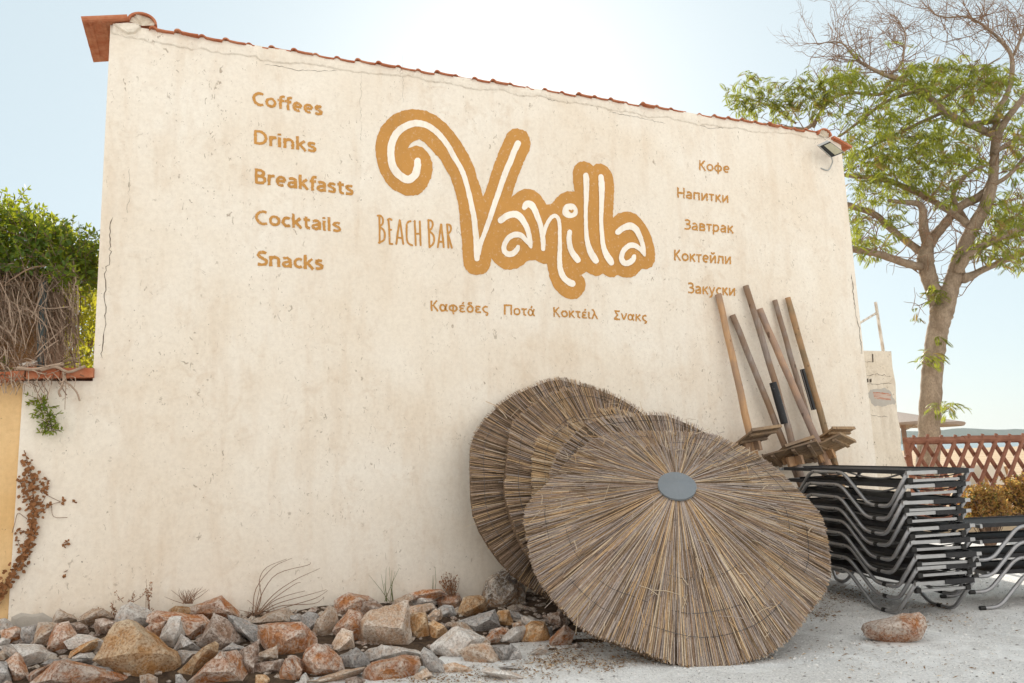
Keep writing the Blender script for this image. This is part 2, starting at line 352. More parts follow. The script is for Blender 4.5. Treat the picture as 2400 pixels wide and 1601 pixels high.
# the other words, set in type
A5, A6, A7, A8, A9 = ((570, 190), 6.817), ((570, 400), 6.273), ((1560, 350), 8.71), ((1560, 560), 8.71), ((800, 534), 2.936)
words = [('Coffees', A5, (150,380), (1240,549), (148,167)), ('Drinks', A5, (172,1003), (1135,1140), (172,780)),
 ('Breakfasts', A6, (170,188), (1595,365), (170,-28)), ('Cocktails', A6, (180,788), (1410,904), (178,578)), ('Snacks', A6, (200,1393), (1150,1461), (200,1180)),
 ('Кофе', A7, (678,428), (1285,488), (678,220)), ('Напитки', A7, (232,992), (1268,1098), (232,778)), ('Завтрак', A7, (375,1640), (1359,1716), (378,1425)),
 ('Коктейли', A8, (170,443), (1325,522), (168,215)), ('Закуски', A8, (450,1112), (1408,1165), (448,888)),
 ('Καφέδες', A9, (615,573), (1003,590), (612,500)), ('Ποτά', A9, (1118,598), (1325,609), (1118,527)), ('Κοκτέιλ', A9, (1458,612), (1755,629), (1456,545)), ('Σνακς', A9, (1872,632), (2095,646), (1873,567))]
# painted lettering: every glyph is a few brush strokes, cap height 1, x height .73
def _el(cx, cy, rx, ry, a0=0, a1=360, n=13):
    return [(cx + rx * math.cos(math.radians(a)), cy + ry * math.sin(math.radians(a))) for a in np.linspace(a0, a1, n)]
_st = lambda x, h: [(x, 0), (x, h)]
GL = {
'o': (.60, [_el(.30,.365,.21,.285,-90,280,15)]), 'c': (.50, [_el(.30,.365,.20,.285,50,310)]),
'e': (.57, [[(.10,.37),(.48,.37)], _el(.29,.365,.19,.285,5,305)]),
's': (.47, [[(.40,.61),(.28,.655),(.13,.60),(.12,.47),(.25,.385),(.38,.29),(.38,.14),(.24,.075),(.07,.11)]]),
'a': (.55, [[(.10,.60),(.24,.655),(.38,.60),(.42,.46),(.42,.22),(.42,0)], [(.41,.40),(.24,.37),(.10,.28),(.10,.14),(.22,.075),(.34,.12),(.41,.22)]]),
'f': (.38, [[(.40,.95),(.30,.96),(.21,.88),(.19,.72),(.19,.3),(.19,0)], [(.04,.655),(.37,.655)]]),
'D': (.70, [_st(.1,1), [(.1,.93),(.32,.92),(.51,.78),(.57,.5),(.51,.22),(.32,.08),(.1,.07)]]),
'r': (.40, [_st(.1,.73), [(.11,.46),(.2,.62),(.37,.655)]]), 'i': (.25, [_st(.1,.71), [(.1,.86),(.1,1.0)]]),
'n': (.60, [_st(.1,.73), [(.1,.48),(.2,.62),(.32,.655),(.44,.58),(.47,.42),(.47,.2),(.47,0)]]),
'k': (.53, [_st(.1,1), [(.44,.72),(.14,.34)], [(.21,.41),(.48,0)]]),
'B': (.61, [_st(.1,1), [(.1,.93),(.3,.93),(.44,.84),(.44,.66),(.3,.55),(.1,.54)], [(.28,.54),(.48,.44),(.5,.24),(.38,.09),(.1,.07)]]),
'C': (.64, [_el(.40,.5,.31,.43,58,302)]), 't': (.43, [[(.2,.9),(.19,.6),(.2,.22),(.26,.09),(.39,.075)], [(.05,.655),(.39,.655)]]),
'l': (.24, [_st(.1,1)]), 'S': (.58, [[(.48,.87),(.34,.93),(.16,.88),(.10,.72),(.20,.58),(.36,.47),(.48,.34),(.44,.14),(.28,.07),(.07,.10)]]),
'К': (.58, [_st(.1,1), [(.48,1),(.13,.48)], [(.2,.58),(.52,0)]]), 'ф': (.70, [_el(.33,.365,.25,.27,-90,280,15), [(.33,-.24),(.33,.95)]]),
'Н': (.66, [_st(.1,1), _st(.54,1), [(.1,.5),(.54,.5)]]), 'п': (.60, [_st(.1,.73), _st(.47,.73), [(.1,.655),(.47,.655)]]),
'и': (.60, [_st(.1,.73), _st(.47,.73), [(.13,.08),(.44,.66)]]), 'й': (.60, [_st(.1,.73), _st(.47,.73), [(.13,.08),(.44,.66)], [(.17,1.0),(.22,.88),(.35,.88),(.40,1.0)]]),
'т': (.48, [_st(.23,.70), [(.02,.655),(.44,.655)]]), 'к': (.52, [_st(.1,.73), [(.43,.72),(.13,.34)], [(.2,.42),(.47,0)]]),
'З': (.56, [[(.08,.88),(.24,.93),(.40,.86),(.42,.68),(.32,.56),(.17,.54)], [(.28,.54),(.45,.44),(.46,.22),(.33,.08),(.06,.09)]]),
'в': (.54, [_st(.1,.73), [(.1,.655),(.3,.65),(.41,.55),(.36,.42),(.1,.38)], [(.28,.385),(.44,.29),(.41,.12),(.3,.075),(.1,.07)]]),
'р': (.58, [[(.1,-.26),(.1,.73)], [(.1,.48),(.2,.62),(.34,.655),(.46,.52),(.47,.30),(.38,.12),(.24,.075),(.1,.16)]]),
'л': (.60, [[(.03,.06),(.11,.12),(.15,.4),(.17,.66)], [(.12,.655),(.47,.655)], _st(.47,.73)]),
'у': (.52, [[(.05,.73),(.26,.08)], [(.46,.73),(.30,.20),(.18,-.18),(.04,-.20)]]),
'α': (.62, [[(.52,.72),(.44,.40),(.36,.16),(.24,.075),(.11,.18),(.10,.50),(.22,.655),(.34,.60),(.42,.40),(.47,.14),(.57,.05)]]),
'φ': (.70, [_el(.33,.365,.25,.28,-90,280,15), [(.33,-.24),(.33,.66)]]),
'ε': (.50, [[(.42,.61),(.28,.655),(.13,.60),(.12,.46),(.26,.375),(.34,.375)], [(.27,.37),(.11,.28),(.11,.13),(.26,.07),(.44,.11)]]),
'δ': (.58, [[(.43,.94),(.27,.96),(.17,.86),(.30,.72),(.44,.56),(.47,.32),(.39,.12),(.28,.075),(.14,.14),(.10,.34),(.17,.54),(.31,.62)]]),
'ς': (.48, [[(.42,.61),(.28,.655),(.13,.54),(.11,.32),(.22,.14),(.37,.05),(.39,-.11),(.26,-.20)]]),
'Π': (.70, [_st(.1,1), _st(.57,1), [(.1,.93),(.57,.93)]]), 'τ': (.48, [[(.23,.65),(.23,.4),(.24,.18),(.29,.085),(.40,.07)], [(.03,.655),(.44,.655)]]),
'Σ': (.60, [[(.09,.93),(.52,.93)], [(.12,.95),(.35,.5)], [(.35,.54),(.10,.06)], [(.09,.07),(.54,.07)]]),
'ν': (.52, [[(.06,.73),(.25,.04)], [(.46,.73),(.26,.04)]]), 'ι': (.28, [[(.1,.73),(.1,.4),(.1,.18),(.15,.08),(.24,.07)]]),
'λ': (.52, [[(.04,.97),(.14,.96),(.22,.84),(.33,.45),(.48,0)], [(.27,.62),(.05,0)]])}
for a, b in (('е', 'e'), ('о', 'o'), ('а', 'a'), ('с', 'c'), ('κ', 'к'), ('ο', 'o'), ('Κ', 'К')): GL[a] = GL[b]
GL['έ'] = (.50, GL['ε'][1] + [[(.29,.80),(.36,1.0)]]); GL['ά'] = (.62, GL['α'][1] + [[(.30,.80),(.37,1.0)]])
for w, (b, sc), p0, p1, pc in words:
    tot = sum(GL[ch][0] for ch in w) - .14
    u0, u1, uc = [uv(b[0] + p[0] / sc, b[1] + p[1] / sc) for p in (p0, p1, pc)]
    ex = (u1 - u0) / tot; ey = uc - u0; x = -.03; i = 0
    mb = MB(); sw = .165 if w[0].isascii() else .135
    for chh in w:
        for P in GL[chh][1]:
            Q = [u0 + (x + px) * ex + py * ey for px, py in P]
            ribbon(mb, Q, sw * (np.linalg.norm(ey) * .5 + np.linalg.norm(ex) * .5) * RNG.uniform(.94, 1.06),   .003 + .0003 * (i % 6), .0021, caps=False, k=4, f=lambda a, c: (a, c)); i += 1
        x += GL[chh][0]
    o = mb.build('painted_word', M_BROWN, bld); o['label'] = 'brown painted word ' + w

# ------------------------------------------------------------------ roof and wall trimmings
def ztop(u): return ZT0 + (ZT1 - ZT0) * u / BL
mb = MB(); PROF = [(0, 0), (.010, .014), (.024, .021), (.040, .021), (.054, .013), (.066, .003), (.14, -.002), (.2097, 0)]
for i in range(-1, 38):
    u0 = .5288 + .2097 * i; dz = RNG.normal(0, .006); fo = .035 + RNG.normal(0, .012); a = .03 + RNG.normal(0, .006)
    top = [W(u0 + x, ztop(u0) + .012 + a * 0 + z + dz, fo) for x, z in PROF]; bot = [W(u0 + x, ztop(u0) - .001 + z + dz, fo) for x, z in PROF]
    tb = [p - WN * DEP + np.array([0, 0, -.08]) for p in top]; n = len(PROF)
    bb = [p - WN * DEP + np.array([0, 0, -.08]) for p in bot]
    F = [(j, j + 1, n + j + 1, n + j) for j in range(n - 1)] + [(2 * n + j + 1, 2 * n + j, 3 * n + j, 3 * n + j + 1) for j in range(n - 1)]
    F += [(j + 1, j, 2 * n + j, 2 * n + j + 1) for j in range(n - 1)]
    mb.add(top + tb + bot + bb, F)
mb.build('roof_tiles', M_TERRA, bld)
mb = MB(); mb.box(W(BL / 2, ztop(4.4) - .16, -DEP / 2 - .1), BL - .6, DEP - .3, .05, np.stack([WD, WN, [0, 0, 1]], 1)); mb.build('ceiling_slab', M_MORTAR, bld)
# ragged mortar squeezed out under the tiles
mb = MB(); N = 420; V = []
for i in range(N + 1):
    u = .02 + (BL - .28) * i / N
    q = noise.fractal(Vector((u * 3.1, 2.2, 0)), 1, 2, 6) * .030 + noise.fractal(Vector((u * 14, 5.2, 0)), 1, 2, 3) * .012
    wdt = .095 + q * 1.25 + .02 * math.sin(u * 1.3); t = .013 + .008 * noise.noise(Vector((u * 9, 1, 3)))
    z = ztop(u); k2 = noise.noise(Vector((u * 20, 7, 1))) * .008
    V += [W(u, z + .016, -.02), W(u, z + .012, t), W(u, z - wdt * .5, t + .003 + k2), W(u, z - wdt + .012, t * .85 + k2), W(u, z - wdt, .0015)]
mb.add(V, [(5 * i + j, 5 * i + j + 1, 5 * i + j + 6, 5 * i + j + 5) for i in range(N) for j in range(4)])
mb.build('mortar_band', M_WALL, bld)
def ridge(name, px, py, r, sag=.8):
    u, z = uv(px, py); mb = MB(); A = np.linspace(0, math.pi, 13); V = []
    for off in (.06, -.45):
        for rr in (r, r - .02): V += [W(u - rr * math.cos(a), z + rr * sag * math.sin(a) - .0, off) for a in A]
    n = 13; F = []
    for j in range(n - 1):
        F += [(j, j + 1, n + j + 1, n + j), (j, 2 * n + j, 2 * n + j + 1, j + 1), (n + j, n + j + 1, 3 * n + j + 1, 3 * n + j), (2 * n + j, 3 * n + j, 3 * n + j + 1, 2 * n + j + 1)]
    F += [(0, n, 3 * n, 2 * n), (n - 1, 3 * n - 1, 4 * n - 1, 2 * n - 1)]
    mb.add(V, F); mb.build('ridge_tile', M_TERRA, bld, smooth=False)
    mb = MB(); V = [W(u + RNG.normal(0, .004), z - .02, .03)] + [W(u - (r - .022) * math.cos(a) , z + (r - .022) * sag * math.sin(a), .03 + RNG.normal(0, .008)) for a in A]
    mb.add(V, [(0, j + 1, j + 2) for j in range(12)]); mb.build('mortar_filling', M_MORTAR, bld)
ridge('ridge_tile', 334, 60, .125)
ridge('ridge_tile', 1927, 320, .115)
def slab(name, A, B, th, dep, mat, lip=.0, drop=0.0, ribs=0):
    a, b = uv(*A), uv(*B); mb = MB(); d = (b - a); L = np.linalg.norm(d); d = d / L; nn = np.array([-d[1], d[0]])
    P = [a, b, b - nn * th, a - nn * th]; V = [W(*p, .055) for p in P] + [W(*p, -dep) + np.array([0, 0, -drop]) for p in P]
    mb.add(V, [(0, 1, 2, 3)[::-1], (4, 5, 6, 7), (0, 4, 5, 1), (1, 5, 6, 2), (2, 6, 7, 3), (3, 7, 4, 0)])
    for k in range(ribs):
        p = a + d * L * (.12 + .3 * k) - nn * (th + .008); q = p + d * .028
        mb.add([W(*p, .05), W(*q, .05), W(*(q + nn * .01), .05), W(*(p + nn * .01), .05)] + [W(*p, -dep + .02) + np.array([0, 0, -drop]), W(*q, -dep + .02) + np.array([0, 0, -drop]), W(*(q + nn * .01), -dep) + np.array([0, 0, -drop]), W(*(p + nn * .01), -dep) + np.array([0, 0, -drop])],
               [(0, 1, 2, 3), (0, 4, 5, 1), (1, 5, 6, 2), (2, 6, 7, 3), (3, 7, 4, 0)])
    if lip:
        c = (a + b) / 2; mb.tube([W(*(a - nn * th * .3), .055), W(*(b - nn * th * .3), .055)], lip, 10)
        for k in (1, 2, 3): mb.box((W(*c, .05 - k * dep / 3.3) + np.array([0, 0, -drop * k / 3.3])) - np.array([0, 0, th * .55]), L * .98, .02, th, np.stack([WD * d[0] + np.array([0, 0, d[1]]), WN, -WD * d[1] + np.array([0, 0, d[0]])], 1))
    mb.build(name, mat, bld)
slab('eave_tile', (193, 52), (300, 47), .035, .66, M_TERRA, lip=.03, ribs=2)
slab('eave_tile', (1948, 322), (1990, 346), .03, .5, M_TERRA, ribs=1)
def blob(mb, P, off, h, n=2):
    """a lump of mortar on the wall with a photo outline"""
    Q = np.array([uv(*p) for p in P]); c = Q.mean(0); m = len(Q); V = [W(*q, off) for q in Q]
    for k, hh in ((.82, .75), (.45, 1.0)): V += [W(*(c + (q - c) * k), off + h * hh + RNG.normal(0, h * .08)) for q in Q]
    V.append(W(*c, off + h)); F = []
    for r_ in range(2): F += [(r_ * m + j, r_ * m + (j + 1) % m, (r_ + 1) * m + (j + 1) % m, (r_ + 1) * m + j) for j in range(m)]
    F += [(2 * m + j, 2 * m + (j + 1) % m, 3 * m) for j in range(m)]; mb.add(V, F)
mb = MB()
blob(mb, [(265,58),(300,56),(330,60),(332,70),(318,82),(300,84),(285,76),(272,66)], .004, .05)
mb.build('mortar_lump', M_WALL, bld)
t_ = NT('dark crack'); M_CRACK = t_.fin((.10, .075, .055), .95)
def crack(P, w, off=.002, par=None):
    mb = MB(); Q = [uv(*p) for p in P]; R = []
    for a, b in zip(Q[:-1], Q[1:]):
        k = max(2, int(np.linalg.norm(b - a) / .03))
        for i in range(k): R.append(a + (b - a) * i / k + RNG.normal(0, .006, 2))
    R.append(Q[-1]); R = np.array(R); T = np.gradient(R, axis=0); T /= np.linalg.norm(T, axis=1)[:, None]; Nn = np.column_stack([-T[:, 1], T[:, 0]])
    ww = w * RNG.uniform(.3, 1.1, len(R)); ww[0] = ww[-1] = .0005; m = len(R)
    mb.add([W(*p, off) for p in R + Nn * ww[:, None]] + [W(*p, off) for p in R - Nn * ww[:, None]], [(i, i + 1, m + i + 1, m + i) for i in range(m - 1)])
    mb.build('crack', M_CRACK, par or bld)
crack([(262,510),(256,560),(258,600),(255,620),(247,632),(250,660),(246,690),(248,720),(246,760),(241,790),(240,840)], .0035)
crack([(300,395),(303,420),(301,470),(299,500)], .0010); crack([(846,140),(845,230),(847,330)], .0009); crack([(944,130),(945,240)], .0009)
crack([(1995,640),(2000,690),(2006,740),(2014,770),(2017,800),(2020,830)], .006); crack([(440,85),(470,95),(505,105),(540,112)], .003)
crack([(1000,180),(1040,190),(1090,200),(1145,207)], .0028); crack([(1255,210),(1290,235),(1340,238),(1400,250)], .0028); crack([(1630,290),(1660,300),(1720,300)], .0028)
crack([(620,150),(700,165),(790,165)], .002); crack([(1430,262),(1490,275),(1560,290)], .0025)
mb = MB(); blob(mb, [(24,1500),(27,1446),(50,1436),(75,1440),(100,1436),(128,1452),(140,1490),(120,1520),(50,1520)], .002, .012)
t_ = NT('grey cement'); v_ = t_.coord('Object')
M_CEM0 = None; M_CEM = t_.fin(t_.mix(t_.noise(v_, 12, 7, .7), (.37, .33, .285), (.50, .46, .40)), .95, t_.bump(t_.noise(v_, 40, 6, .7), .6, .01))
mb.build('cement_patch', M_CEM, bld)
# coping tiles on the low end of the wall
def coping(par, A, B, th, seed):
    a, b = onwall(*A, .07), onwall(*B, .07); mb = MB(); n = 2
    for k in range(n):
        p = a + (b - a) * k / n; q = a + (b - a) * ((k + 1) / n) - WD * .006; t = np.array([0, 0, th * (1 if k % 2 else 1.12)]); w = WN * (.36 + .02 * k)
        mb.add([p, q, q + t * .9, p + t, p - w, q - w, q - w + t * 1.2, p - w + t * 1.2], [(0, 1, 2, 3), (5, 4, 7, 6), (3, 2, 6, 7), (1, 0, 4, 5), (0, 3, 7, 4), (2, 1, 5, 6)])
    mb.build('coping_tile', M_TERRA, par)
coping(bld, (60, 888), (220, 884), .085, 1)
gw = thing('garden_wall', 'ochre yellow rendered garden wall at the left edge with red coping tiles', 'wall', W(uL - 1, 0))
mb = MB(); uE = -5.2; mb.add([W(uE, -.3, -.022), W(uL, -.3, -.022), W(uL + .02, zC, -.022), W(uE, zC, -.022), W(uE, -.3, -.24), W(uL, -.3, -.24), W(uL, zC, -.24), W(uE, zC, -.24)],
 [(0, 1, 2, 3), (5, 4, 7, 6), (3, 2, 6, 7), (0, 3, 7, 4), (1, 5, 6, 2)]); mb.build('wall', M_OCHRE, gw)
coping(gw, (-420, 935), (58, 890), .085, 2)
# floodlight under the right end of the roof
fl = thing('floodlight', 'rusty black floodlight with a clouded lens on the wall below the right roof end', 'floodlight', onwall(1949, 350, .2))
nF = WN * .80 + np.array([0, 0, -.55]) - WD * .12; nF /= np.linalg.norm(nF); c0 = onwall(1949, 350, .20)
def onplane(x, y, c, n):
    v = ray(x, y); return CAM + v * (((c - CAM) @ n) / (v @ n))
Lc, Tc, Rc, Bc = [onplane(x, y, c0, nF) for x, y in ((1919.5, 342.5), (1945, 331), (1980, 357), (1949, 369.5))]
t_ = NT('black enamel'); M_BLACK = t_.fin((.022, .021, .02), .45)
t_ = NT('grey housing'); M_HOUS = t_.fin((.42, .42, .40), .55)
t_ = NT('clouded glass'); v_ = t_.coord('Object'); M_LENS = t_.fin(t_.mix(t_.noise(v_, 14, 6, .7), (.30, .27, .17), (.55, .52, .38)), .25, spec=.5)
t_ = NT('rusted steel'); v_ = t_.coord('Object'); M_RUST = t_.fin(t_.mix(t_.noise(v_, 20, 6, .7), (.20, .09, .04), (.36, .22, .13)), .8)
def quadbox(mb, Q, n, t):
    V = [q for q in Q] + [q - n * t for q in Q]; mb.add(V, [(0, 1, 2, 3), (7, 6, 5, 4)] + [(j, j + 4, (j + 1) % 4 + 4, (j + 1) % 4) for j in range(4)])
cc = (Lc + Tc + Rc + Bc) / 4; ins = lambda Q, k: [cc + (q - cc) * k for q in Q]
mb = MB(); quadbox(mb, [Lc, Tc, Rc, Bc], nF, .055); mb.build('housing', M_HOUS, fl)
mb = MB(); quadbox(mb, [q + nF * .004 for q in ins([Lc, Tc, Rc, Bc], .93)], nF, .003); mb.build('front_frame', M_BLACK, fl)
a_ = .26; q4 = [Lc + (Tc - Lc) * a_, Tc, Rc, Bc + (Rc - Bc) * a_]; c4 = sum(q4) / 4
mb = MB(); quadbox(mb, [q + nF * .0075 for q in [c4 + (q - c4) * .82 for q in q4]], nF, .003); mb.build('lens', M_LENS, fl)
mb = MB(); mb.tube([cc - nF * .05, cc - nF * .12 - np.array([0, 0, .05]), onwall(1950, 362, .005)], .016, 8); mb.build('bracket', M_RUST, fl)
mb = MB(); mb.tube(smoothpath([cc - nF * .05 + (Bc - Tc) * .3, onwall(1951, 376, .07), onwall(1949, 386, .03), onwall(1944, 396, .015), onwall(1938, 399, .012), onwall(1924, 394, .008)]), .009, 6, cap=True); mb.build('cable', M_HOUS, fl)
# brick pier on the right end
pr = thing('brick_pier', 'low crumbling brick pier with a bare red brick patch at the right wall end', 'pier', W(BL, 0))
uP = uv(2092, 830)[0]; zP = uv(2056, 822)[1]; mb = MB(); nz_ = 14; V = []
for k in range(nz_ + 1):
    z = -.3 + (zP + .3) * k / nz_; V += [W(BL, z, -.02), W(uP + RNG.normal(0, .012) + (.05 if z < 1.3 else 0), z, -.02), W(uP + RNG.normal(0, .012), z, -.4), W(BL, z, -.4)]
F = [(4 * k + j, 4 * k + (j + 1) % 4, 4 * k + 4 + (j + 1) % 4, 4 * k + 4 + j) for k in range(nz_) for j in range(4)] + [tuple(4 * nz_ + j for j in range(4))]
mb.add(V, F); mb.build('pier_body', M_PIER, pr)
Z6 = lambda P: Z((1600, 534), 2.936, P)
mb = MB(); wallpoly(mb, Z6([(1283,1135),(1300,1118),(1340,1103),(1365,1110),(1400,1102),(1425,1118),(1442,1130),(1455,1165),(1478,1200),(1470,1215),(1430,1212),(1405,1228),(1380,1232),(1350,1222),(1330,1228),(1308,1205),(1300,1180),(1288,1165)]), -.0188, .004, .025); mb.build('cement_patch', M_CEM, pr)
t_ = NT('bare red brick'); v_ = t_.coord('Object', scale=(1, 1, 14)); M_BRICK = t_.fin(t_.mix(t_.ramp(t_.noise(v_, 3, 5, .6), [(.42, 0), (.55, 1)]), (.42, .15, .08), (.50, .40, .33)), .9)
mb = MB(); wallpoly(mb, Z6([(1318,1130),(1380,1132),(1440,1142),(1438,1165),(1440,1185),(1380,1180),(1325,1174)]), -.0172, .003, .02); mb.build('bare_brick', M_BRICK, pr)
mb = MB()
for P in ([(1264,1040),(1285,1035),(1288,1062),(1266,1066)], [(1292,1042),(1308,1036),(1308,1062),(1294,1064)], [(1310,865),(1320,868),(1320,922),(1313,925)]): wallpoly(mb, Z6(P), -.0175, .001)
mb.build('open_joint', M_CRACK, pr)
for P in ([(1244,918),(1300,922),(1316,920)], [(1262,1018),(1330,1010),(1445,1020)], [(1270,1070),(1350,1076),(1446,1070)], [(1250,1130),(1270,1290)], [(1300,1290),(1420,1300)]): crack(Z6(P), .0028, -.0172, pr)
t_ = NT('whitewashed timber'); v_ = t_.coord('Object', scale=(6, 6, 1)); M_WTIM = t_.fin(t_.mix(t_.ramp(t_.noise(v_, 6, 6, .7), [(.4, 0), (.6, 1)]), (.40, .33, .26), (.72, .68, .62)), .85)
wp = thing('wooden_post', 'thin whitewashed wooden post with a slanting brace on top of the pier', 'post', onwall(2070, 822, -.2))
mb = MB(); a, b = onwall(2071, 828, -.2), onwall(2052, 708, -.2); mb.tube([a, b], [.024, .021], 4); mb.build('post', M_WTIM, wp)
mb = MB(); mb.tube([onwall(2012, 759, -.2), onwall(2054, 734, -.2)], .016, 4); mb.build('brace', M_WTIM, wp)

# ------------------------------------------------------------------ straw parasol roofs leaning on the wall
def strawmat(name, c1, c2):
    t = NT(name); v = t.coord('Object'); a = t.noise(v, 60, 4, .6); return t.fin(t.mix(t.ramp(a, [(.35, 0), (.65, 1)]), c1, c2), .75)
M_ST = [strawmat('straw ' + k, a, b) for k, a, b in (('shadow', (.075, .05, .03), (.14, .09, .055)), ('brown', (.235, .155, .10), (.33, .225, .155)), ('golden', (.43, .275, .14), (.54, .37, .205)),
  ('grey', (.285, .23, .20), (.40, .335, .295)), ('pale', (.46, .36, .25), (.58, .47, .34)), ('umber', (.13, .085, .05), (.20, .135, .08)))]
t_ = NT('tie wire'); M_WIRE = t_.fin((.09, .085, .085), .5, metal=.6)
t_ = NT('grey painted tin'); v_ = t_.coord('Object'); M_TIN = t_.fin(t_.mix(t_.noise(v_, 7, 6, .6), (.15, .17, .185), (.20, .22, .24)), .5)
def parasol(q, label, n_reed, seed, weights, rings, cap=True, k=.42, dip=0.0):
    rg = np.random.default_rng(seed); C = np.array(q[:3]); th, ph, R = q[3:6]
    nrm = np.array([math.sin(th) * math.cos(ph), -math.cos(th) * math.cos(ph), math.sin(ph)])
    x = np.cross([0, 0, 1], nrm); x /= np.linalg.norm(x); y = np.cross(nrm, x)
    root = thing('reed_parasol', label, 'parasol', C, 'reed parasol roofs leaning on the wall'); B = np.stack([x, y, nrm], 1)
    wob = rg.uniform(0, 6.28, 3)
    RR = lambda a: R * (1 + .012 * np.sin(6 * a + wob[0]) + .012 * np.sin(3 * a + wob[1]) + .008 * np.sin(11 * a + wob[2]) - dip * np.exp(-((a - 2.5) / .42) ** 2))
    zz = lambda a, r: k * (1 - r / R) - .055 * np.abs(np.cos(3 * a + wob[0] / 2)) * (r / R) ** 1.5 + .03
    mb = MB(); nA = 48; A = np.arange(nA) / nA * 2 * np.pi; V = []
    for r_, dz in ((.0, .0), (.35, 0), (.7, 0), (.985, 0), (.985, -.05), (.5, -.06)):
        V += [(RR(a) * r_ * math.cos(a), RR(a) * r_ * math.sin(a), zz(a, R * r_) + dz - .012) for a in A]
    F = [(i * nA + j, i * nA + (j + 1) % nA, (i + 1) * nA + (j + 1) % nA, (i + 1) * nA + j) for i in range(5) for j in range(nA)]
    mb.add(np.array(V) @ B.T + C, F, 0)
    T1 = np.arange(3) * 2 * np.pi / 3
    for i in range(n_reed):
        a = rg.uniform(0, 2 * np.pi); lay = rg.random(); rad = rg.uniform(.0019, .0043)
        if lay < .60: r0, r1, h = R * rg.uniform(.30, .62), RR(a) * (1 + rg.normal(0, .006)), rg.uniform(.0, .022)
        elif lay < .80: r0, r1, h = R * rg.uniform(.10, .25), RR(a) * rg.uniform(.55, .97), rg.uniform(.012, .034)
        else: r0, r1, h = R * rg.uniform(.04, .10), R * rg.uniform(.35, .7), rg.uniform(.02, .045)
        if rg.random() < .10: h -= .05; r1 = RR(a) * rg.uniform(.97, 1.0)
        da = rg.normal(0, .028); cl = int((a * 9 + 3 * math.sin(a * 5 + seed)) % 3)
        w = np.array(weights, float); w[(1, 2, 3)[cl]] *= 1.45; w /= w.sum(); mi = int(rg.choice(6, p=w))
        pts = []
        for t in (0, .5, 1):
            r_ = r0 + (r1 - r0) * t; aa = a + da * (t - .5) * (.6 if t else 1) + (rg.normal(0, .004)); pts.append((r_ * math.cos(aa), r_ * math.sin(aa), zz(aa, r_) + h + (.006 * rg.normal() if t == 1 else 0)))
        P = np.array(pts); d = P[2] - P[0]; d /= np.linalg.norm(d); s = np.cross(d, [0, 0, 1]); s /= np.linalg.norm(s); u_ = np.cross(s, d)
        ringv = np.concatenate([p + rad * (1 - .25 * j / 2) * (np.cos(T1 + .5)[:, None] * s + np.sin(T1 + .5)[:, None] * u_) for j, p in enumerate(P)])
        mb.add(ringv @ B.T + C, [(j, (j + 1) % 3, 3 + (j + 1) % 3, 3 + j) for j in range(3)] + [(3 + j, 3 + (j + 1) % 3, 6 + (j + 1) % 3, 6 + j) for j in range(3)] + [(6, 7, 8)], mi)
    for i in range(n_reed // 70):                     # loose bent straws
        a = rg.uniform(0, 6.28); r_ = R * math.sqrt(rg.uniform(.02, .95)); p = np.array([r_ * math.cos(a), r_ * math.sin(a), zz(a, r_) + .035]); ang = a + rg.normal(0, .9); L = rg.uniform(.05, .22)
        d = np.array([math.cos(ang), math.sin(ang), -k / R * math.cos(ang - a)]); P = np.array([p, p + d * L * .5 + [0, 0, .012], p + d * L + rg.normal(0, .012, 3)])
        mb.tube(P @ B.T + C, rg.uniform(.0018, .0032), 3, int(rg.choice([2, 3, 4, 4])), cap=False)
    mb.build('thatch', M_ST, root)
    for f in rings:
        A = np.arange(73) / 72 * 2 * np.pi; P = [(f * RR(a) * math.cos(a), f * RR(a) * math.sin(a), zz(a, f * R) + .026 + .008 * math.sin(9 * a + f * 20)) for a in A]
        mb = MB(); mb.tube(np.array(P) @ B.T + C, .0022, 4, cap=False); mb.build('tie_wire', M_WIRE, root)
    if cap:
        mb = MB(); nA = 24; V = [(0, 0, k + .105)] + [(.148 * (1 + .02 * math.cos(3 * a)) * math.cos(a), .148 * math.sin(a), k + .058) for a in np.arange(nA) / nA * 6.2832] + [(.148 * math.cos(a), .148 * math.sin(a), k + .04) for a in np.arange(nA) / nA * 6.2832]
        mb.add(np.array(V) @ B.T + C, [(0, j + 1, (j + 1) % nA + 1) for j in range(nA)] + [(j + 1, nA + j + 1, nA + (j + 1) % nA + 1, (j + 1) % nA + 1) for j in range(nA)]); mb.build('metal_cap', M_TIN, root, smooth=False)
    return root
parasol((.687, 7.46, 1.12, .432, .398, 1.227), 'rearmost reed parasol roof, tallest of the row and touching the wall', 2600, 5, (1, 9, 3, 3, .6, 5), (.72, .9), k=.18)
parasol((.945, 7.40, 1.04, .56, .46, 1.22), 'second reed parasol roof from the wall, just in front of the tallest one', 2300, 4, (.6, 8, 5, 3, 1.5, 2), (.72, .9), k=.08)
parasol((1.225, 7.19, .95, .47, .643, 1.201), 'middle reed parasol roof with a golden rim, third of the five from the wall', 2300, 3, (.3, 2, 13, 1.5, 8, .6), (.72, .9), k=.20)
parasol((1.365, 6.83, .825, .27, .54, 1.19), 'grey weathered reed parasol roof directly behind the front one', 2300, 2, (1, 4, 1.5, 11, 1, 6), (.72, .9), k=.26)
parasol((1.245, 6.251, .842, -.007, .823, 1.21), 'front reed parasol roof showing its grey metal cap, leaning on the others', 9000, 1, (.8, 6, 3.2, 10, 3.2, 4), (.36, .56, .74, .86), k=.417, dip=.10)

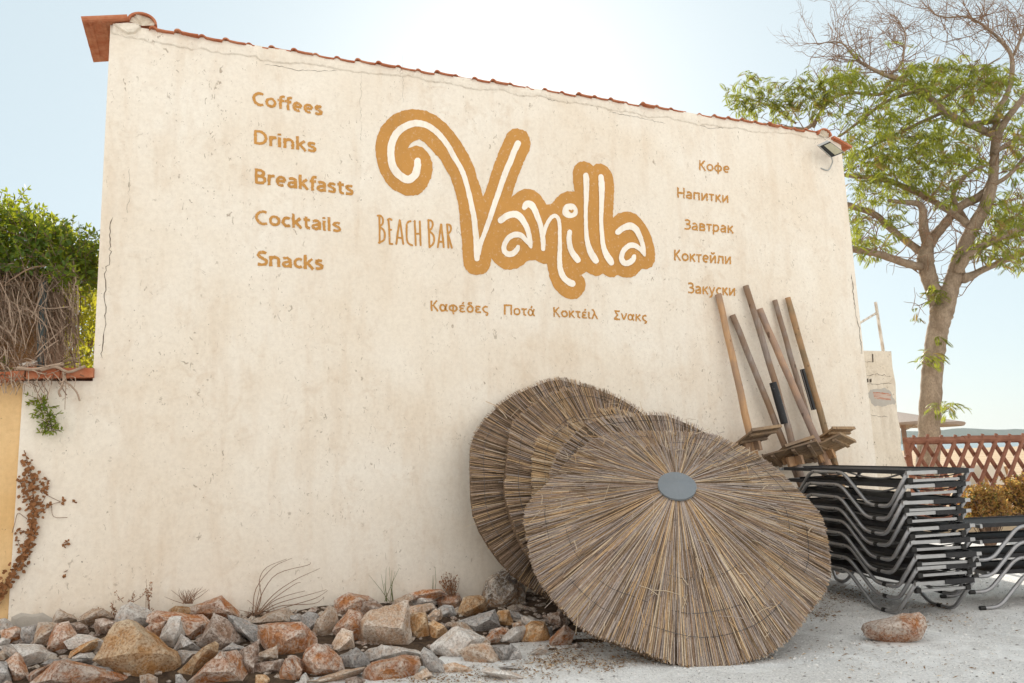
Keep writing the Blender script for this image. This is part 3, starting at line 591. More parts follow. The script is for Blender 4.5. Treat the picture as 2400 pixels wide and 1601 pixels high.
# ------------------------------------------------------------------ parasol poles leaning on the wall
def wood(name, c1, c2, c3, knots=.6):
    t = NT(name); v = t.coord('Object', scale=(9, 9, .9)); g = t.noise(v, 5, 6, .6, .5); v2 = t.coord('Object'); b = t.noise(v2, 2.2, 5, .6, .3)
    c = t.mix(t.ramp(g, [(.35, 0), (.65, 1)]), c1, c2); c = t.mix(t.ramp(b, [(.42, 0), (.6, 1)]), c, c3)
    k = t.noise(t.coord('Object', scale=(1, 1, .5)), 17, 2, .4); c = t.mix(t.ramp(k, [(.70, 0), (.73, knots)]), c, (.05, .025, .015))
    return t.fin(c, .8, t.bump(g, .4, .004))
M_WHONEY = wood('honey pole wood', (.42, .245, .125), (.52, .32, .175), (.33, .22, .15)); M_WGREY = wood('grey pole wood', (.21, .165, .14), (.31, .26, .225), (.24, .155, .10))
M_WOLIVE = wood('olive brown pole wood', (.22, .155, .09), (.30, .215, .13), (.40, .235, .12)); M_WPINK = wood('pinkish pole wood', (.40, .25, .17), (.48, .31, .20), (.30, .22, .18))
M_TRAY = wood('tray planks', (.26, .165, .09), (.38, .26, .15), (.21, .15, .105), .4)
t_ = NT('black tape'); v_ = t_.coord('Object', scale=(1, 1, .6)); M_TAPE = t_.fin(t_.mix(t_.ramp(t_.noise(v_, 22, 6, .7), [(.60, 0), (.72, 1)]), (.018, .018, .02), (.24, .25, .27)), .35)
t_ = NT('bright aluminium'); v_ = t_.coord('Object'); M_ALU = t_.fin(t_.mix(t_.noise(v_, 25, 5, .7), (.33, .33, .33), (.45, .45, .45)), .45, metal=.8)
def pole(T, Bm, width, label, mat, tray=None, bend=0.0, away=.62, rot=0.0, tilt=(0, 0)):
    """T, Bm: photo pixels of the pole's head on the wall and of its lowest visible point"""
    r = width / 2; top = onwall(*T, r + .012); foot = onwall(*Bm, away)
    d = foot - top; bot = top + d * ((top[2] - .01) / (top[2] - foot[2])); ax = (top - bot) / np.linalg.norm(top - bot); L = np.linalg.norm(top - bot)
    root = thing('parasol_pole', label, 'pole', bot, 'wooden parasol poles leaning on the wall'); side = np.cross(ax, WN)
    fr = np.linspace(0, 1, 15); P = [bot + ax * L * f + side * bend * math.sin(math.pi * f) + RNG.normal(0, .0025, 3) for f in fr]
    mb = MB(); mb.tube(P, [r * (1.06 - .1 * f + .03 * RNG.normal()) for f in fr], 14); mb.build('pole_shaft', mat, root, smooth=False, loc=bot)
    if tray:
        # where the photo shows the tray along the shaft
        px = np.array([proj(bot + ax * L * f) for f in np.linspace(0, 1, 200)]); f = np.linspace(0, 1, 200)[np.argmin(((px - np.array(tray[0])) ** 2).sum(1))]
        c = bot + ax * L * f; a3 = ax + side * tilt[0] + WN * tilt[1]; a3 /= np.linalg.norm(a3); R0 = frame(a3, side); cr, sr = math.cos(rot), math.sin(rot)
        Rm = np.stack([R0[:, 0] * cr + R0[:, 1] * sr, -R0[:, 0] * sr + R0[:, 1] * cr, R0[:, 2]], 1); sx, sy = tray[1]
        tr = thing('tray', None, None, c); tr.parent = root; tr.matrix_parent_inverse = Matrix.Translation(root.location).inverted()
        mb = MB(); n = 6
        for i in range(n): mb.box(c + Rm @ np.array([0, (i - (n - 1) / 2) * sy / n, RNG.normal(0, .0015)]), sx * RNG.uniform(.985, 1.01), sy / n - .006, .02, Rm)
        for s_ in (-1, 1): mb.box(c + Rm @ np.array([s_ * (sx / 2 + .008), 0, .003]), .016, sy + .01, .034, Rm)
        t1 = mb.build('tray_top', M_TRAY, root); bpy.data.objects.remove(tr)
        for s_ in (-.34, 0.06, .36):
            mb = MB(); mb.box(c + Rm @ np.array([s_ * sx, 0, -.024]), .035, sy * .92, .026, Rm); mb.build('batten', M_TRAY, t1)
        mb = MB(); Rc2 = frame(ax, side)
        for s_ in (-1, 1): mb.box(c - ax * .075 + side * s_ * (r + .02), .04, r * 2.6, .11, Rc2)
        mb.box(c - ax * .075 + np.cross(ax, side) * (r + .02), r * 3.4, .03, .10, Rc2); mb.box(c - ax * .075 - np.cross(ax, side) * (r + .02), r * 3.4, .03, .10, Rc2)
        mb.build('tray_collar', M_WHONEY, root)
    return root, bot, ax, L, r
pole((1683, 690), (1776, 1097), .078, 'honey coloured parasol pole standing apart at the left, with a square tray', M_WHONEY, ((1763, 1030), (.60, .40)), .0, .26, .0, (0, -.32))
pole((1717, 738), (1841, 1048), .074, 'short grey parasol pole crossing behind the taped pole', M_WGREY, ((1842, 1058), (.56, .40)), 0, .20, -.05, (.1, -.34))
pc = pole((1748, 670), (1857, 1057), .076, 'tallest parasol pole, grey with black tape wrapped round its middle', M_WGREY, ((1866, 1062), (.58, .46)), .03, .30, .75, (.22, -.30))
pole((1780, 724), (1949, 1096), .084, 'slanting pinkish parasol pole that carries a big tilted tray', M_WPINK, ((1944, 1045), (.60, .48)), -.03, .34, .6, (.30, -.36))
pe = pole((1816, 704), (1926, 1090), .064, 'thin cracked parasol pole with a dark metal bracket beside it', M_WGREY, None, .0, .20)
pole((1846, 698), (1959, 1096), .076, 'rightmost parasol pole, olive brown above and orange below', M_WOLIVE, ((1925, 1032), (.50, .40)), .0, .22, .2, (.1, -.40))
def along(p, px, py):
    root, bot, ax, L, r = p; f = np.linspace(0, 1, 400); q = np.array([proj(bot + ax * L * t) for t in f]); return bot + ax * L * f[np.argmin(((q - np.array([px, py])) ** 2).sum(1))]
mb = MB(); a, b = along(pc, 1806, 899), along(pc, 1834, 995); side = np.cross(pc[2], WN); mb.tube([a + side * -.03 * 0 + (b - a) * t for t in np.linspace(0, 1, 12)], [pc[4] * 1.12 * RNG.uniform(1.0, 1.06) for _ in range(12)], 14); mb.build('tape_wrap', M_TAPE, pc[0])
mb = MB(); a, b = along(pe, 1868, 868), along(pe, 1897, 962); o_ = np.cross(pe[2], WN) * .075 + WN * .03
Rb = frame(pe[2], np.cross(pe[2], WN)); mb.box((a + b) / 2 + o_, .045, .012, np.linalg.norm(a - b), Rb); mb.box((a + b) / 2 + o_ + Rb @ np.array([.02, .012, 0]), .010, .03, np.linalg.norm(a - b), Rb); mb.box((a + b) / 2 + o_ + Rb @ np.array([-.02, .012, 0]), .010, .03, np.linalg.norm(a - b), Rb)
mb.build('metal_bracket', M_BLACK, pe[0]); mb = MB(); mb.box((a + b) / 2 + o_ + Rb @ np.array([0, -.008, 0]), .012, .006, np.linalg.norm(a - b) * .98, Rb); mb.box((a + b) / 2 + o_ + Rb @ np.array([0, .01, 0]), .012, .006, np.linalg.norm(a - b) * .98, Rb); mb.build('bracket_strip', M_ALU, pe[0])

# ------------------------------------------------------------------ sun loungers
t_ = NT('black sling fabric'); v_ = t_.coord('Object', scale=(1, 1, 1)); M_SLING = t_.fin(t_.mix(t_.noise(v_, 40, 6, .7), (.012, .012, .013), (.045, .044, .046)), .6, t_.bump(t_.noise(v_, 300, 2, .5), .3, .001))
t_ = NT('brushed aluminium tube'); v_ = t_.coord('Object'); M_TUBE = t_.fin(t_.mix(t_.ramp(t_.noise(v_, 9, 6, .7), [(.45, 0), (.75, 1)]), (.36, .36, .37), (.27, .245, .22)), .5, metal=.7)
LW, LH = .56, .30
def rounded(P, rad=.05, n=5):
    out = [P[0]]
    for a, b, c in zip(P[:-2], P[1:-1], P[2:]):
        a, b, c = map(np.array, (a, b, c)); u1 = (a - b) / np.linalg.norm(a - b); u2 = (c - b) / np.linalg.norm(c - b); k = min(rad, np.linalg.norm(a - b) * .45, np.linalg.norm(c - b) * .45)
        for t in np.linspace(0, 1, n): out.append(tuple(b + u1 * k * (1 - t) ** 2 + u2 * k * t ** 2))
    out.append(P[-1]); return out
def make_lounger(label, open_end=False):
    """local x runs along the bed to its foot end, y across it; open_end: the near legs end in a cut foot"""
    root = thing('sun_lounger', label, 'sun lounger', (0, 0, 0), 'stacked sun loungers'); H = LH; E0, E1 = (-.62, 1.173) if open_end else (-.84, 1.173)
    for y in (0.0, LW):
        left = [(-.72, y, .017), (-.56, y, .017), (-.278, y, H - .012)] if open_end else [(-.84, y, H - .10), (-.80, y, .12), (-.76, y, .017), (-.60, y, .017), (-.278, y, H - .012)]
        pf = rounded(left + [(.278, y, H - .012), (.616, y, .017), (.901, y, .017), (1.165, y, H)], .075)
        mb = MB(); mb.tube(pf, .0168, 8); fr = mb.build('side_frame', M_TUBE, root, smooth=True)
        for s_ in ((.74,) if not open_end else (.74, -.71)): mb = MB(); mb.tube([(s_ - .024, y, .017), (s_ + .024, y, .017)], .0188, 8); mb.build('rubber_pad', M_BLACK, fr)
        for s_ in (-.2, .2): mb = MB(); mb.tube([(s_, y - .019, H - .012), (s_, y + .019, H - .012)], .006, 6); mb.build('rivet', M_BLACK, fr)
        q = y + (.022 if y == 0 else -.022)
        mb = MB(); mb.box(np.array([(E0 + E1) / 2, q, H + .006]), E1 - E0, .022, .026); mb.build('side_rail', M_ALU, root)
        mb = MB(); mb.box(np.array([(E0 + E1) / 2 - .01, q, H + .007]), E1 - E0 - .07, .030, .034); mb.build('rail_sleeve', M_SLING, root)
    mb = MB(); n = 9; m = 14; V = []
    for i in range(m + 1):
        s_ = E0 + .01 + (E1 - E0 - .02) * i / m
        for j in range(n + 1): t = j / n; V.append((s_, .03 + (LW - .06) * t, H + .016 - .02 * 4 * t * (1 - t) * (.5 + .5 * math.sin(math.pi * i / m))))
    mb.add(V, [(i * (n + 1) + j, i * (n + 1) + j + 1, (i + 1) * (n + 1) + j + 1, (i + 1) * (n + 1) + j) for i in range(m) for j in range(n)])
    V2 = [(a, b, c - .005) for a, b, c in V]; mb.add(V2, [(i * (n + 1) + j, (i + 1) * (n + 1) + j, (i + 1) * (n + 1) + j + 1, i * (n + 1) + j + 1) for i in range(m) for j in range(n)])
    mb.build('sling', M_SLING, root, smooth=True)
    for s_ in (E1 + .012, E0 - .012):
        mb = MB(); mb.box(np.array([s_, LW / 2, H + .002]), .022, LW + .05, .028); eb = mb.build('end_bar', M_ALU, root)
        mb = MB(); mb.box(np.array([s_, LW * .70, H + .003]), .034, LW * .50, .040); mb.build('bar_sleeve', M_SLING, eb)
    mb = MB(); mb.box(np.array([E1 - .03, LW * .47, H - .062]), .018, LW * .86, .022); cb = mb.build('cross_bar', M_ALU, root)
    for f in (.05, .90): mb = MB(); mb.box(np.array([E1 - .03, LW * f, H - .060]), .034, .045, .042); mb.build('joint', M_BLACK, cb)
    mb = MB(); mb.tube(smoothpath([(E1 - .02, .03, H - .01), (E1 - .02, LW * .35, H - .035), (E1 - .02, LW * .65, H - .035), (E1 - .02, LW - .03, H - .01)]), .005, 5); mb.build('lacing_cord', M_BLACK, root)
    for s0, s1, dz in ((-.26, .25, .045), (.32, 1.05, .05)):
        mb = MB(); mb.tube(smoothpath([(s0, .02, H - .01), ((s0 * 2 + s1) / 3, .05, H - dz), ((s0 + s1 * 2) / 3, .05, H - dz), (s1, .02, H - .01)]), .008, 6); mb.build('fabric_stay', M_TUBE, root)
    return root
ORD = ['topmost', 'second', 'third', 'fourth', 'fifth', 'sixth', 'seventh', 'eighth', 'lowest']
lg = None; G9 = 'sun loungers in the tall stack'
for i in range(9):                  # 0 stands on the ground
    lab = {8: 'topmost black sling sun lounger of the tall stack by the poles', 0: 'lowest black sling sun lounger of the tall stack, its legs on the sand'}.get(i, ORD[8 - i] + ' sun lounger from the top of the tall stack of nine')
    if lg is None: lg = o = make_lounger(lab)
    else: o = copy_tree(lg)
    f = i / 8; yw = -1.368 - .044 * f + [0, .012, -.012, .014, -.01, .008, -.016, .010, 0][i]; dx = [0, .02, .03, -.03, -.025, -.045, -.03, -.03, 0][i]; dy = [0, .0, .012, -.008, .012, -.010, -.018, -.014, 0][i]
    o.location = (3.016 - .036 * f + dx * math.cos(yw) - dy * math.sin(yw), 7.551 - .227 * f + dx * math.sin(yw) + dy * math.cos(yw), .1142 * i + .002); o.rotation_euler = (RNG.normal(0, .006), RNG.normal(0, .006), yw); o['label'] = lab; o['group'] = G9
lb = None
for i in range(4):
    lab = ['lowest sun lounger of the short stack at the right edge, with a black rubber foot', 'second sun lounger from the ground in the short right stack', 'third sun lounger from the ground in the short right stack', 'top sun lounger of the short stack at the right edge'][i]
    if lb is None: lb = o = make_lounger(lab, True)
    else: o = copy_tree(lb)
    yw = .06 + RNG.normal(0, .01)
    o.location = (4.67 + [.02, -.05, -.03, -.01][i], 6.78 + RNG.normal(0, .012), .134 * i + .002); o.rotation_euler = (0, RNG.normal(0, .005), yw); o['label'] = lab; o['group'] = 'sun loungers in the short stack'

# ------------------------------------------------------------------ rubble heap along the wall
def heap(s, u):                     # height of the heap, s metres out from the wall, u along it
    top = .28 if u < 1.3 else .28 - .13 * min(1, (u - 1.3) / .8)
    k = max(0.0, min(1.0, (s - .10) / (1.55 - .12 * max(0, u - 1)))); e = 1.0 if u < 3.7 else max(0.0, 1 - (u - 3.7) / .9)
    return max(0.0, (top + .06 * math.sin(u * 3.1 + 1) * (1 - k)) * (1 - k) ** .85) * e
def onheap(x, y, lift=.0):
    v = ray(x, y); best = None
    for t in np.linspace(3.5, 8.5, 260):
        p = CAM + v * t; s = (p - WO) @ WN; u = (p - WO) @ WD
        if s < .12 or p[2] < heap(s, u) + lift: return p
    return CAM + v * 8.5
def rockmat(name, a, b, c, vein, wv=.7):
    t = NT(name); oi = t.n('ObjectInfo'); ad = t.n('VectorMath', operation='ADD'); tc = t.n('TexCoord'); cmb = t.n('CombineXYZ')
    m = t.math('MULTIPLY', oi.outputs['Random'], 37.0); t.l(m, cmb.inputs[0]); t.l(t.math('MULTIPLY', oi.outputs['Random'], 91.0), cmb.inputs[1])
    t.l(tc.outputs['Object'], ad.inputs[0]); t.l(cmb.outputs[0], ad.inputs[1]); v = ad.outputs[0]
    n1 = t.noise(v, 5, 8, .7, .8); n2 = t.noise(v, 13, 9, .75, .5); n3 = t.noise(v, 55, 6, .75); n4 = t.noise(v, 6, 6, .65, 1.6)
    col = t.mix(t.ramp(n1, [(.40, 0), (.58, 1)]), a, b); col = t.mix(t.ramp(n2, [(.50, 0), (.66, .9)]), col, c)
    ve = t.math('ABSOLUTE', t.math('SUBTRACT', n4, .5)); col = t.mix(t.ramp(ve, [(.0, wv), (.030, 0)]), col, vein); col = t.mix(t.ramp(t.noise(v, 3.4, 7, .7, .6), [(.56, 0), (.64, .75)]), col, vein)
    geo = t.n('NewGeometry'); col = t.mix(t.math('MULTIPLY', t.ramp(geo.outputs['Pointiness'], [(.515, 0), (.57, .9)]), t.ramp(n3, [(.35, .2), (.6, 1)])), col, vein)
    col = t.mix(t.ramp(n3, [(.36, .75), (.52, 0)]), col, tuple(x * .35 for x in a))
    col = t.mix(t.ramp(n2, [(.36, 0), (.40, 0)]), col, (.1, .1, .1)); hv = t.n('HueSaturation'); t.l(col, hv.inputs['Color'])
    t.l(t.math('ADD', t.math('MULTIPLY', oi.outputs['Random'], .5), .75), hv.inputs['Value']); col = hv.outputs['Color']
    nr = t.bump(n3, .5, .006); nr = t.bump(n2, .7, .02, nr); return t.fin(col, .92, nr)
RM = {'R': rockmat('rust limestone', (.34, .115, .035), (.45, .205, .085), (.47, .36, .27), (.60, .54, .48)),
      'O': rockmat('ochre limestone', (.40, .185, .06), (.50, .29, .135), (.25, .13, .06), (.58, .47, .34)),
      'P': rockmat('pale limestone', (.54, .50, .46), (.46, .39, .335), (.46, .28, .17), (.66, .64, .61)),
      'G': rockmat('grey limestone', (.26, .245, .235), (.35, .325, .305), (.42, .31, .24), (.50, .48, .46)),
      'T': rockmat('tan limestone', (.46, .295, .185), (.52, .39, .29), (.42, .20, .09), (.62, .56, .49)),
      'S': rockmat('streaked boulder stone', (.36, .20, .095), (.12, .10, .09), (.44, .33, .22), (.66, .63, .58), .95),
      'B': rockmat('brown limestone', (.20, .115, .075), (.30, .19, .13), (.37, .28, .235), (.52, .46, .41))}
def rock(P, kind, label, thick=.95, flat=.55, seed=0, Y=None, name='rock', place=None):
    rg = np.random.default_rng(seed + 100); P = np.array(P, float); c2 = P.mean(0); lo = P.max(0)
    base = onheap(c2[0], c2[1] + .42 * (lo[1] - c2[1]), .0) if place is None else place
    v = ray(*c2); dist = (base - CAM) @ v; cen = CAM + v * dist
    P = c2 + (P - c2) * 1.22; out = np.array([CAM + ray(*p) * (((cen - CAM) @ v) / (ray(*p) @ v)) for p in P])
    size = math.sqrt(max(1e-6, np.prod(np.ptp(P, axis=0)))) / FPX * dist; th = size * thick
    tilt = -v * .55 + np.array([0, 0, .5]) + rg.normal(0, .12, 3); tilt /= np.linalg.norm(tilt)
    pts = [o + v * rg.normal(0, th * .06) for o in out]
    off = RT * rg.normal(0, .05 * size) + UP * abs(rg.normal(.06, .05)) * size
    m = len(out); st = rg.uniform(0, 1); nf = int(rg.integers(2, 5))
    for q in range(nf):                     # a few corners on the near side make large broken faces
        o = out[int((st + q / nf) * m) % m] * .6 + out[int((st + q / nf) * m + 1) % m] * .4
        pts.append(cen + (o - cen) * rg.uniform(.30, .72) + off + v * th * rg.uniform(-.48, -.26))
    for q in range(4):
        o = out[int((st + .1 + q / 4) * m) % m]; pts.append(cen + (o - cen) * rg.uniform(.5, .8) + v * th * rg.uniform(.3, .5))
    bm = bmesh.new()
    for p in pts: bm.verts.new(p - cen)
    r = bmesh.ops.convex_hull(bm, input=bm.verts); bmesh.ops.delete(bm, geom=list({g for g in r['geom_interior'] + r['geom_unused'] if isinstance(g, bmesh.types.BMVert)}), context='VERTS')
    bmesh.ops.remove_doubles(bm, verts=bm.verts, dist=size * .02)
    el = size * (.11 if size > .12 else .16)
    for it in range(3):
        es = [e for e in bm.edges if e.calc_length() > el * (1.6 if it < 2 else 1.3)]
        if es: bmesh.ops.subdivide_edges(bm, edges=es, cuts=1, use_grid_fill=False)
        bmesh.ops.triangulate(bm, faces=bm.faces)
    bmesh.ops.smooth_vert(bm, verts=bm.verts, factor=.05, use_axis_x=True, use_axis_y=True, use_axis_z=True)
    bm.normal_update(); s0 = rg.uniform(0, 99)
    for q in bm.verts:
        w_ = q.co / size; d = noise.fractal(Vector((w_.x * 4 + s0, w_.y * 4, w_.z * 4)), .8, 2.1, 4) * .022 - abs(noise.noise(Vector((w_.x * 2.4, w_.y * 2.4 + s0, w_.z * 2.4)))) * .05
        q.co += q.normal * d * size
    me = bpy.data.meshes.new(name); bm.to_mesh(me); bm.free(); me.materials.append(RM[kind])
    o = bpy.data.objects.new(name, me); COL.objects.link(o); o.location = tuple(cen)
    return tag(o, label, 'rock', 'rocks in the rubble heap' if place is None else None)
Q1, Q2, Q3, Q4 = ((0, 1380), 6.53), ((340, 1380), 6.53), ((680, 1380), 6.53), ((1000, 1320), 5.58)
ROCKS = [
(Q1,'P','pale grey rock at the far left end, against the foot of the yellow wall',[(-60,480),(90,470),(150,510),(190,570),(120,640),(20,720),(-60,720)]),
(Q1,'R','dark orange brown rock near the left edge, below the pale grey one',[(20,650),(230,590),(340,640),(330,850),(130,870),(30,760)]),
(Q1,'G','grey rock with fine white veins beside the tall split tan rock',[(340,610),(580,560),(590,680),(510,860),(380,850),(330,760)]),
(Q1,'T','upright split rock, grey on its left half and tan on its right',[(600,540),(850,540),(840,680),(740,900),(520,860),(560,700)]),
(Q1,'R','rust red rock with white blotches, right of the upright split rock',[(870,570),(1040,540),(1160,740),(1080,800),(1060,960),(900,1010),(750,920),(760,800)]),
(Q1,'T','pinkish grey pointed rock highest in the left part, touching the wall',[(840,440),(920,320),(1000,370),(1120,430),(1200,480),(1090,540),(900,570),(830,530)]),
(Q1,'T','long tan rock lying against the wall right of the pinkish pointed rock',[(1210,450),(1420,330),(1560,310),(1680,400),(1740,470),(1560,510),(1330,560),(1220,500)]),
(Q1,'B','small dark five sided rock in the shadow under the long tan rock',[(1090,540),(1230,525),(1340,590),(1350,700),(1170,740),(1110,620)]),
(Q1,'B','rock with a white left corner and speckled pinkish face below the long tan rock',[(1480,490),(1600,470),(1760,510),(1830,620),(1690,720),(1500,700),(1465,600)]),
(Q1,'P','white rock with rust stains standing directly behind the big ochre boulder',[(1800,420),(1880,290),(2010,235),(2180,300),(2340,390),(2360,480),(2180,640),(2000,620),(1830,620),(1795,500)]),
(Q1,'O','biggest boulder of the heap, tall rough and ochre brown',[(1830,590),(2000,540),(2110,570),(2170,720),(2230,830),(2480,900),(2620,960),(2710,1080),(2740,1230),(2660,1443),(2180,1480),(1950,1330),(1830,1200),(1540,1080),(1700,800)]),
(Q1,'P','wide flat grey white slab near the bottom left corner',[(40,890),(300,860),(620,880),(800,1000),(820,1070),(580,1160),(440,1230),(250,1010),(100,960)]),
(Q1,'R','rust faced rock with a white rim in front of the wide flat slab',[(100,1130),(260,1010),(350,1080),(420,1310),(350,1410),(230,1443),(170,1300)]),
(Q1,'G','dark grey rock cut by the bottom left corner of the picture',[(-60,1130),(100,1130),(170,1300),(210,1500),(-60,1500)]),
(Q1,'T','small brownish rock wedged left of the rust faced white rimmed one',[(-20,1010),(60,950),(240,960),(250,1010),(110,1120),(40,1120)]),
(Q1,'R','reddish brown rock wedged between the white rimmed rock and the huge red boulder',[(430,1330),(560,1240),(800,1150),(800,1240),(640,1390),(500,1443)]),
(Q1,'R','huge flat red brown boulder cut by the bottom edge',[(900,1150),(1080,1110),(1280,1160),(1520,1260),(1800,1300),(2060,1443),(1900,1560),(700,1560),(560,1443),(800,1230)]),
(Q1,'O','log shaped mustard brown stone lying slantwise on other rocks',[(1050,1080),(1110,960),(1300,830),(1460,780),(1510,830),(1440,930),(1250,990),(1130,1010),(1090,1100)]),
(Q1,'P','white topped rock just behind the log shaped stone',[(1030,820),(1230,715),(1380,720),(1560,800),(1720,880),(1640,1020),(1450,1000),(1100,920)]),
(Q1,'P','small white and pink rock under the log shaped stone',[(1130,1050),(1240,990),(1400,985),(1500,1080),(1400,1130),(1140,1130)]),
(Q1,'G','flat grey slab behind the huge red boulder',[(690,1160),(820,1090),(1500,1100),(1540,1180),(1300,1190),(1050,1150),(800,1210)]),
(Q1,'G','grey ledge like rock between the huge red and the ochre boulder',[(1300,1180),(1660,1220),(1850,1350),(1900,1420),(1700,1370),(1450,1270)]),
(Q1,'P','small rounded pale grey stone at the left edge',[(-40,780),(60,760),(145,790),(130,870),(40,920),(-40,900)]),
(Q1,'O','thin olive tan sliver leaning on the left side of the ochre boulder',[(1540,780),(1800,620),(1830,650),(1720,860),(1600,880)]),
(Q2,'R','bright rust rock topping the heap under the thin curved twigs',[(740,300),(960,210),(1160,140),(1290,260),(1380,350),(1400,420),(1300,530),(1060,430),(900,420),(760,390)]),
(Q2,'O','small brown rock at the wall left of the bright rust top rock',[(390,330),(480,270),(720,290),(760,360),(600,420),(400,390)]),
(Q2,'R','wide rounded rock, rust above with grey white sides, behind the pale block',[(120,430),(250,365),(560,400),(830,420),(940,510),(960,640),(880,760),(740,800),(640,780),(250,600),(100,520)]),
(Q2,'P','clean pale grey block standing on edge right of the ochre boulder',[(370,470),(540,460),(590,640),(600,700),(430,970),(320,910),(220,800)]),
(Q2,'G','grey wedge leaning on the right of the clean pale block',[(560,710),(700,830),(850,940),(620,1000),(450,960)]),
(Q2,'R','dark rust rock in the gap left of the clean pale block',[(-10,620),(200,510),(330,500),(290,640),(210,800),(120,740),(0,690)]),
(Q2,'B','brown pyramid shaped rock with a reddish tip',[(1070,420),(1290,550),(1340,680),(1450,790),(1400,850),(1150,970),(1080,880),(850,860),(960,690)]),
(Q2,'G','long grey slab sloping down to the right behind the brown pyramid',[(1310,430),(1480,470),(1780,620),(1790,760),(1900,960),(1750,900),(1400,640),(1310,520)]),
(Q2,'T','tan wedge of rock at the foot of the thin curved twigs',[(1640,510),(1900,400),(2100,310),(2180,320),(2280,480),(2210,570),(1800,590)]),
(Q2,'R','large rust block with a crusty white upper edge',[(1790,590),(1980,560),(2180,580),(2351,550),(2440,620),(2560,760),(2530,1000),(2360,1110),(2010,1050),(1870,880),(1790,750)]),
(Q2,'O','bar shaped tan brown rock slanting up beside the ochre boulder',[(540,1230),(800,1050),(960,870),(1040,820),(1100,880),(1090,1000),(860,1240),(700,1390),(560,1300)]),
(Q2,'R','large rust and white front rock cut by the bottom edge',[(740,1400),(1000,1150),(1160,1020),(1380,980),(1460,1080),(1460,1280),(1530,1340),(1570,1500),(740,1500)]),
(Q2,'B','brown slab standing upright with a sharp tip',[(1450,980),(1600,900),(1730,820),(1730,960),(1700,1110),(1700,1300),(1660,1420),(1500,1290),(1470,1130)]),
(Q2,'T','pinkish brick like stone, upper of two right of the upright brown slab',[(1720,1000),(2000,890),(2010,1060),(1720,1130)]),
(Q2,'B','brown brick like stone, lower of two right of the upright brown slab',[(1700,1150),(2080,1090),(2140,1110),(2080,1260),(1720,1310)]),
(Q2,'G','small grey stone with a white top in front of the brown pyramid',[(1150,980),(1340,840),(1480,890),(1500,930),(1380,1010),(1160,1020)]),
(Q2,'P','white speckled stone tucked behind the bar shaped tan rock',[(420,1000),(540,950),(640,980),(830,970),(840,1010),(700,1130),(540,1210),(500,1050)]),
(Q2,'R','tall rust slab leaning left beside the big rust front rock',[(2020,1500),(2080,1230),(2160,1100),(2300,1050),(2370,1110),(2330,1500)]),
(Q2,'O','small tan stone at the bottom edge between two rust rocks',[(1710,1330),(1840,1320),(1900,1380),(1870,1500),(1700,1500)]),
(Q2,'G','small grey stone at the bottom edge right of the ochre boulder',[(480,1330),(540,1310),(620,1400),(660,1500),(470,1500)]),
(Q3,'G','small bluish grey lump at the wall right of the tan wedge',[(-20,430),(120,400),(190,480),(160,590),(20,540)]),
(Q3,'G','purple grey lumpy rock beside the bluish grey lump',[(180,430),(280,365),(400,400),(450,450),(360,640),(330,690),(170,560)]),
(Q3,'T','tall grey tan rock with a brown stain and pointed base',[(460,440),(600,290),(680,370),(720,520),(690,650),(540,800),(380,700),(370,620)]),
(Q3,'R','broad reddish rock against the wall in the middle of the heap',[(720,190),(840,120),(900,80),(1150,130),(1230,180),(1130,260),(1100,370),(900,380),(780,470),(690,370)]),
(Q3,'B','brown rock just right of the broad reddish one at the wall',[(1120,220),(1300,200),(1420,290),(1400,340),(1280,420),(1150,460),(1090,380)]),
(Q3,'R','bright orange rust rock left of the peach boulder',[(760,540),(900,360),(1060,400),(1130,470),(1110,640),(1120,830),(970,930),(940,660),(780,640),(690,650)]),
(Q3,'T','smooth pink tan block with one crack, in front of the orange rust rock',[(620,930),(720,720),(790,640),(940,680),(960,900),(750,1020)]),
(Q3,'T','great peach boulder with white streaks in the middle of the heap',[(1120,490),(1280,380),(1640,290),(1760,250),(1765,640),(1760,800),(1810,930),(1500,920),(1170,950),(1100,750)]),
(Q3,'P','long white slab lying under the peach boulder',[(1150,990),(1300,920),(1500,900),(1860,940),(1980,1010),(1900,1060),(1650,1060),(1560,1110),(1190,1125)]),
(Q3,'R','large orange rust rock under the long white slab',[(1190,1240),(1300,1140),(1560,1110),(1680,1050),(1900,1060),(1930,1180),(1840,1330),(1740,1500),(1260,1500),(1170,1310)]),
(Q3,'R','rounded pink rust rock in front, left of the grey angular one',[(190,1180),(270,960),(400,880),(560,920),(740,1060),(780,1240),(560,1320),(330,1390),(240,1280)]),
(Q3,'G','dark grey angular rock in front of the pink tan block',[(750,1050),(1000,930),(1130,1010),(1200,1180),(1120,1240),(790,1260),(770,1100)]),
(Q3,'T','flat tan rock under the dark grey angular one',[(340,1400),(780,1260),(1120,1210),(1130,1250),(800,1430),(500,1470)]),
(Q3,'O','rock with a pale round top and dark orange flank right of the peach boulder',[(1780,560),(1880,410),(2060,400),(2110,600),(2140,780),(2060,840),(1900,780),(1830,640)]),
(Q3,'O','small bright orange rock left of the flat grey slab',[(2130,560),(2210,500),(2351,590),(2390,640),(2300,760),(2200,850)]),
(Q3,'G','grey leaf shaped slab lying on the dry grass in front',[(2020,1040),(2080,930),(2200,1000),(2351,1150),(2440,1290),(2400,1390),(2240,1350),(2060,1170)]),
(Q3,'T','small pink stone beside the grey leaf shaped slab',[(1900,1340),(2080,1220),(2160,1330),(2100,1400),(1960,1430)]),
(Q3,'T','round pinkish stone above the small bright orange rock',[(2120,460),(2190,340),(2290,330),(2320,410),(2260,510),(2140,520)]),
(Q3,'T','tan rock behind the top of the peach boulder',[(1760,360),(1880,270),(2140,230),(2180,300),(2000,420),(1840,430)]),
(Q3,'P','pale rock with a bluish end high on the heap near the wall',[(1880,190),(2100,110),(2210,200),(2190,260),(1930,260)]),
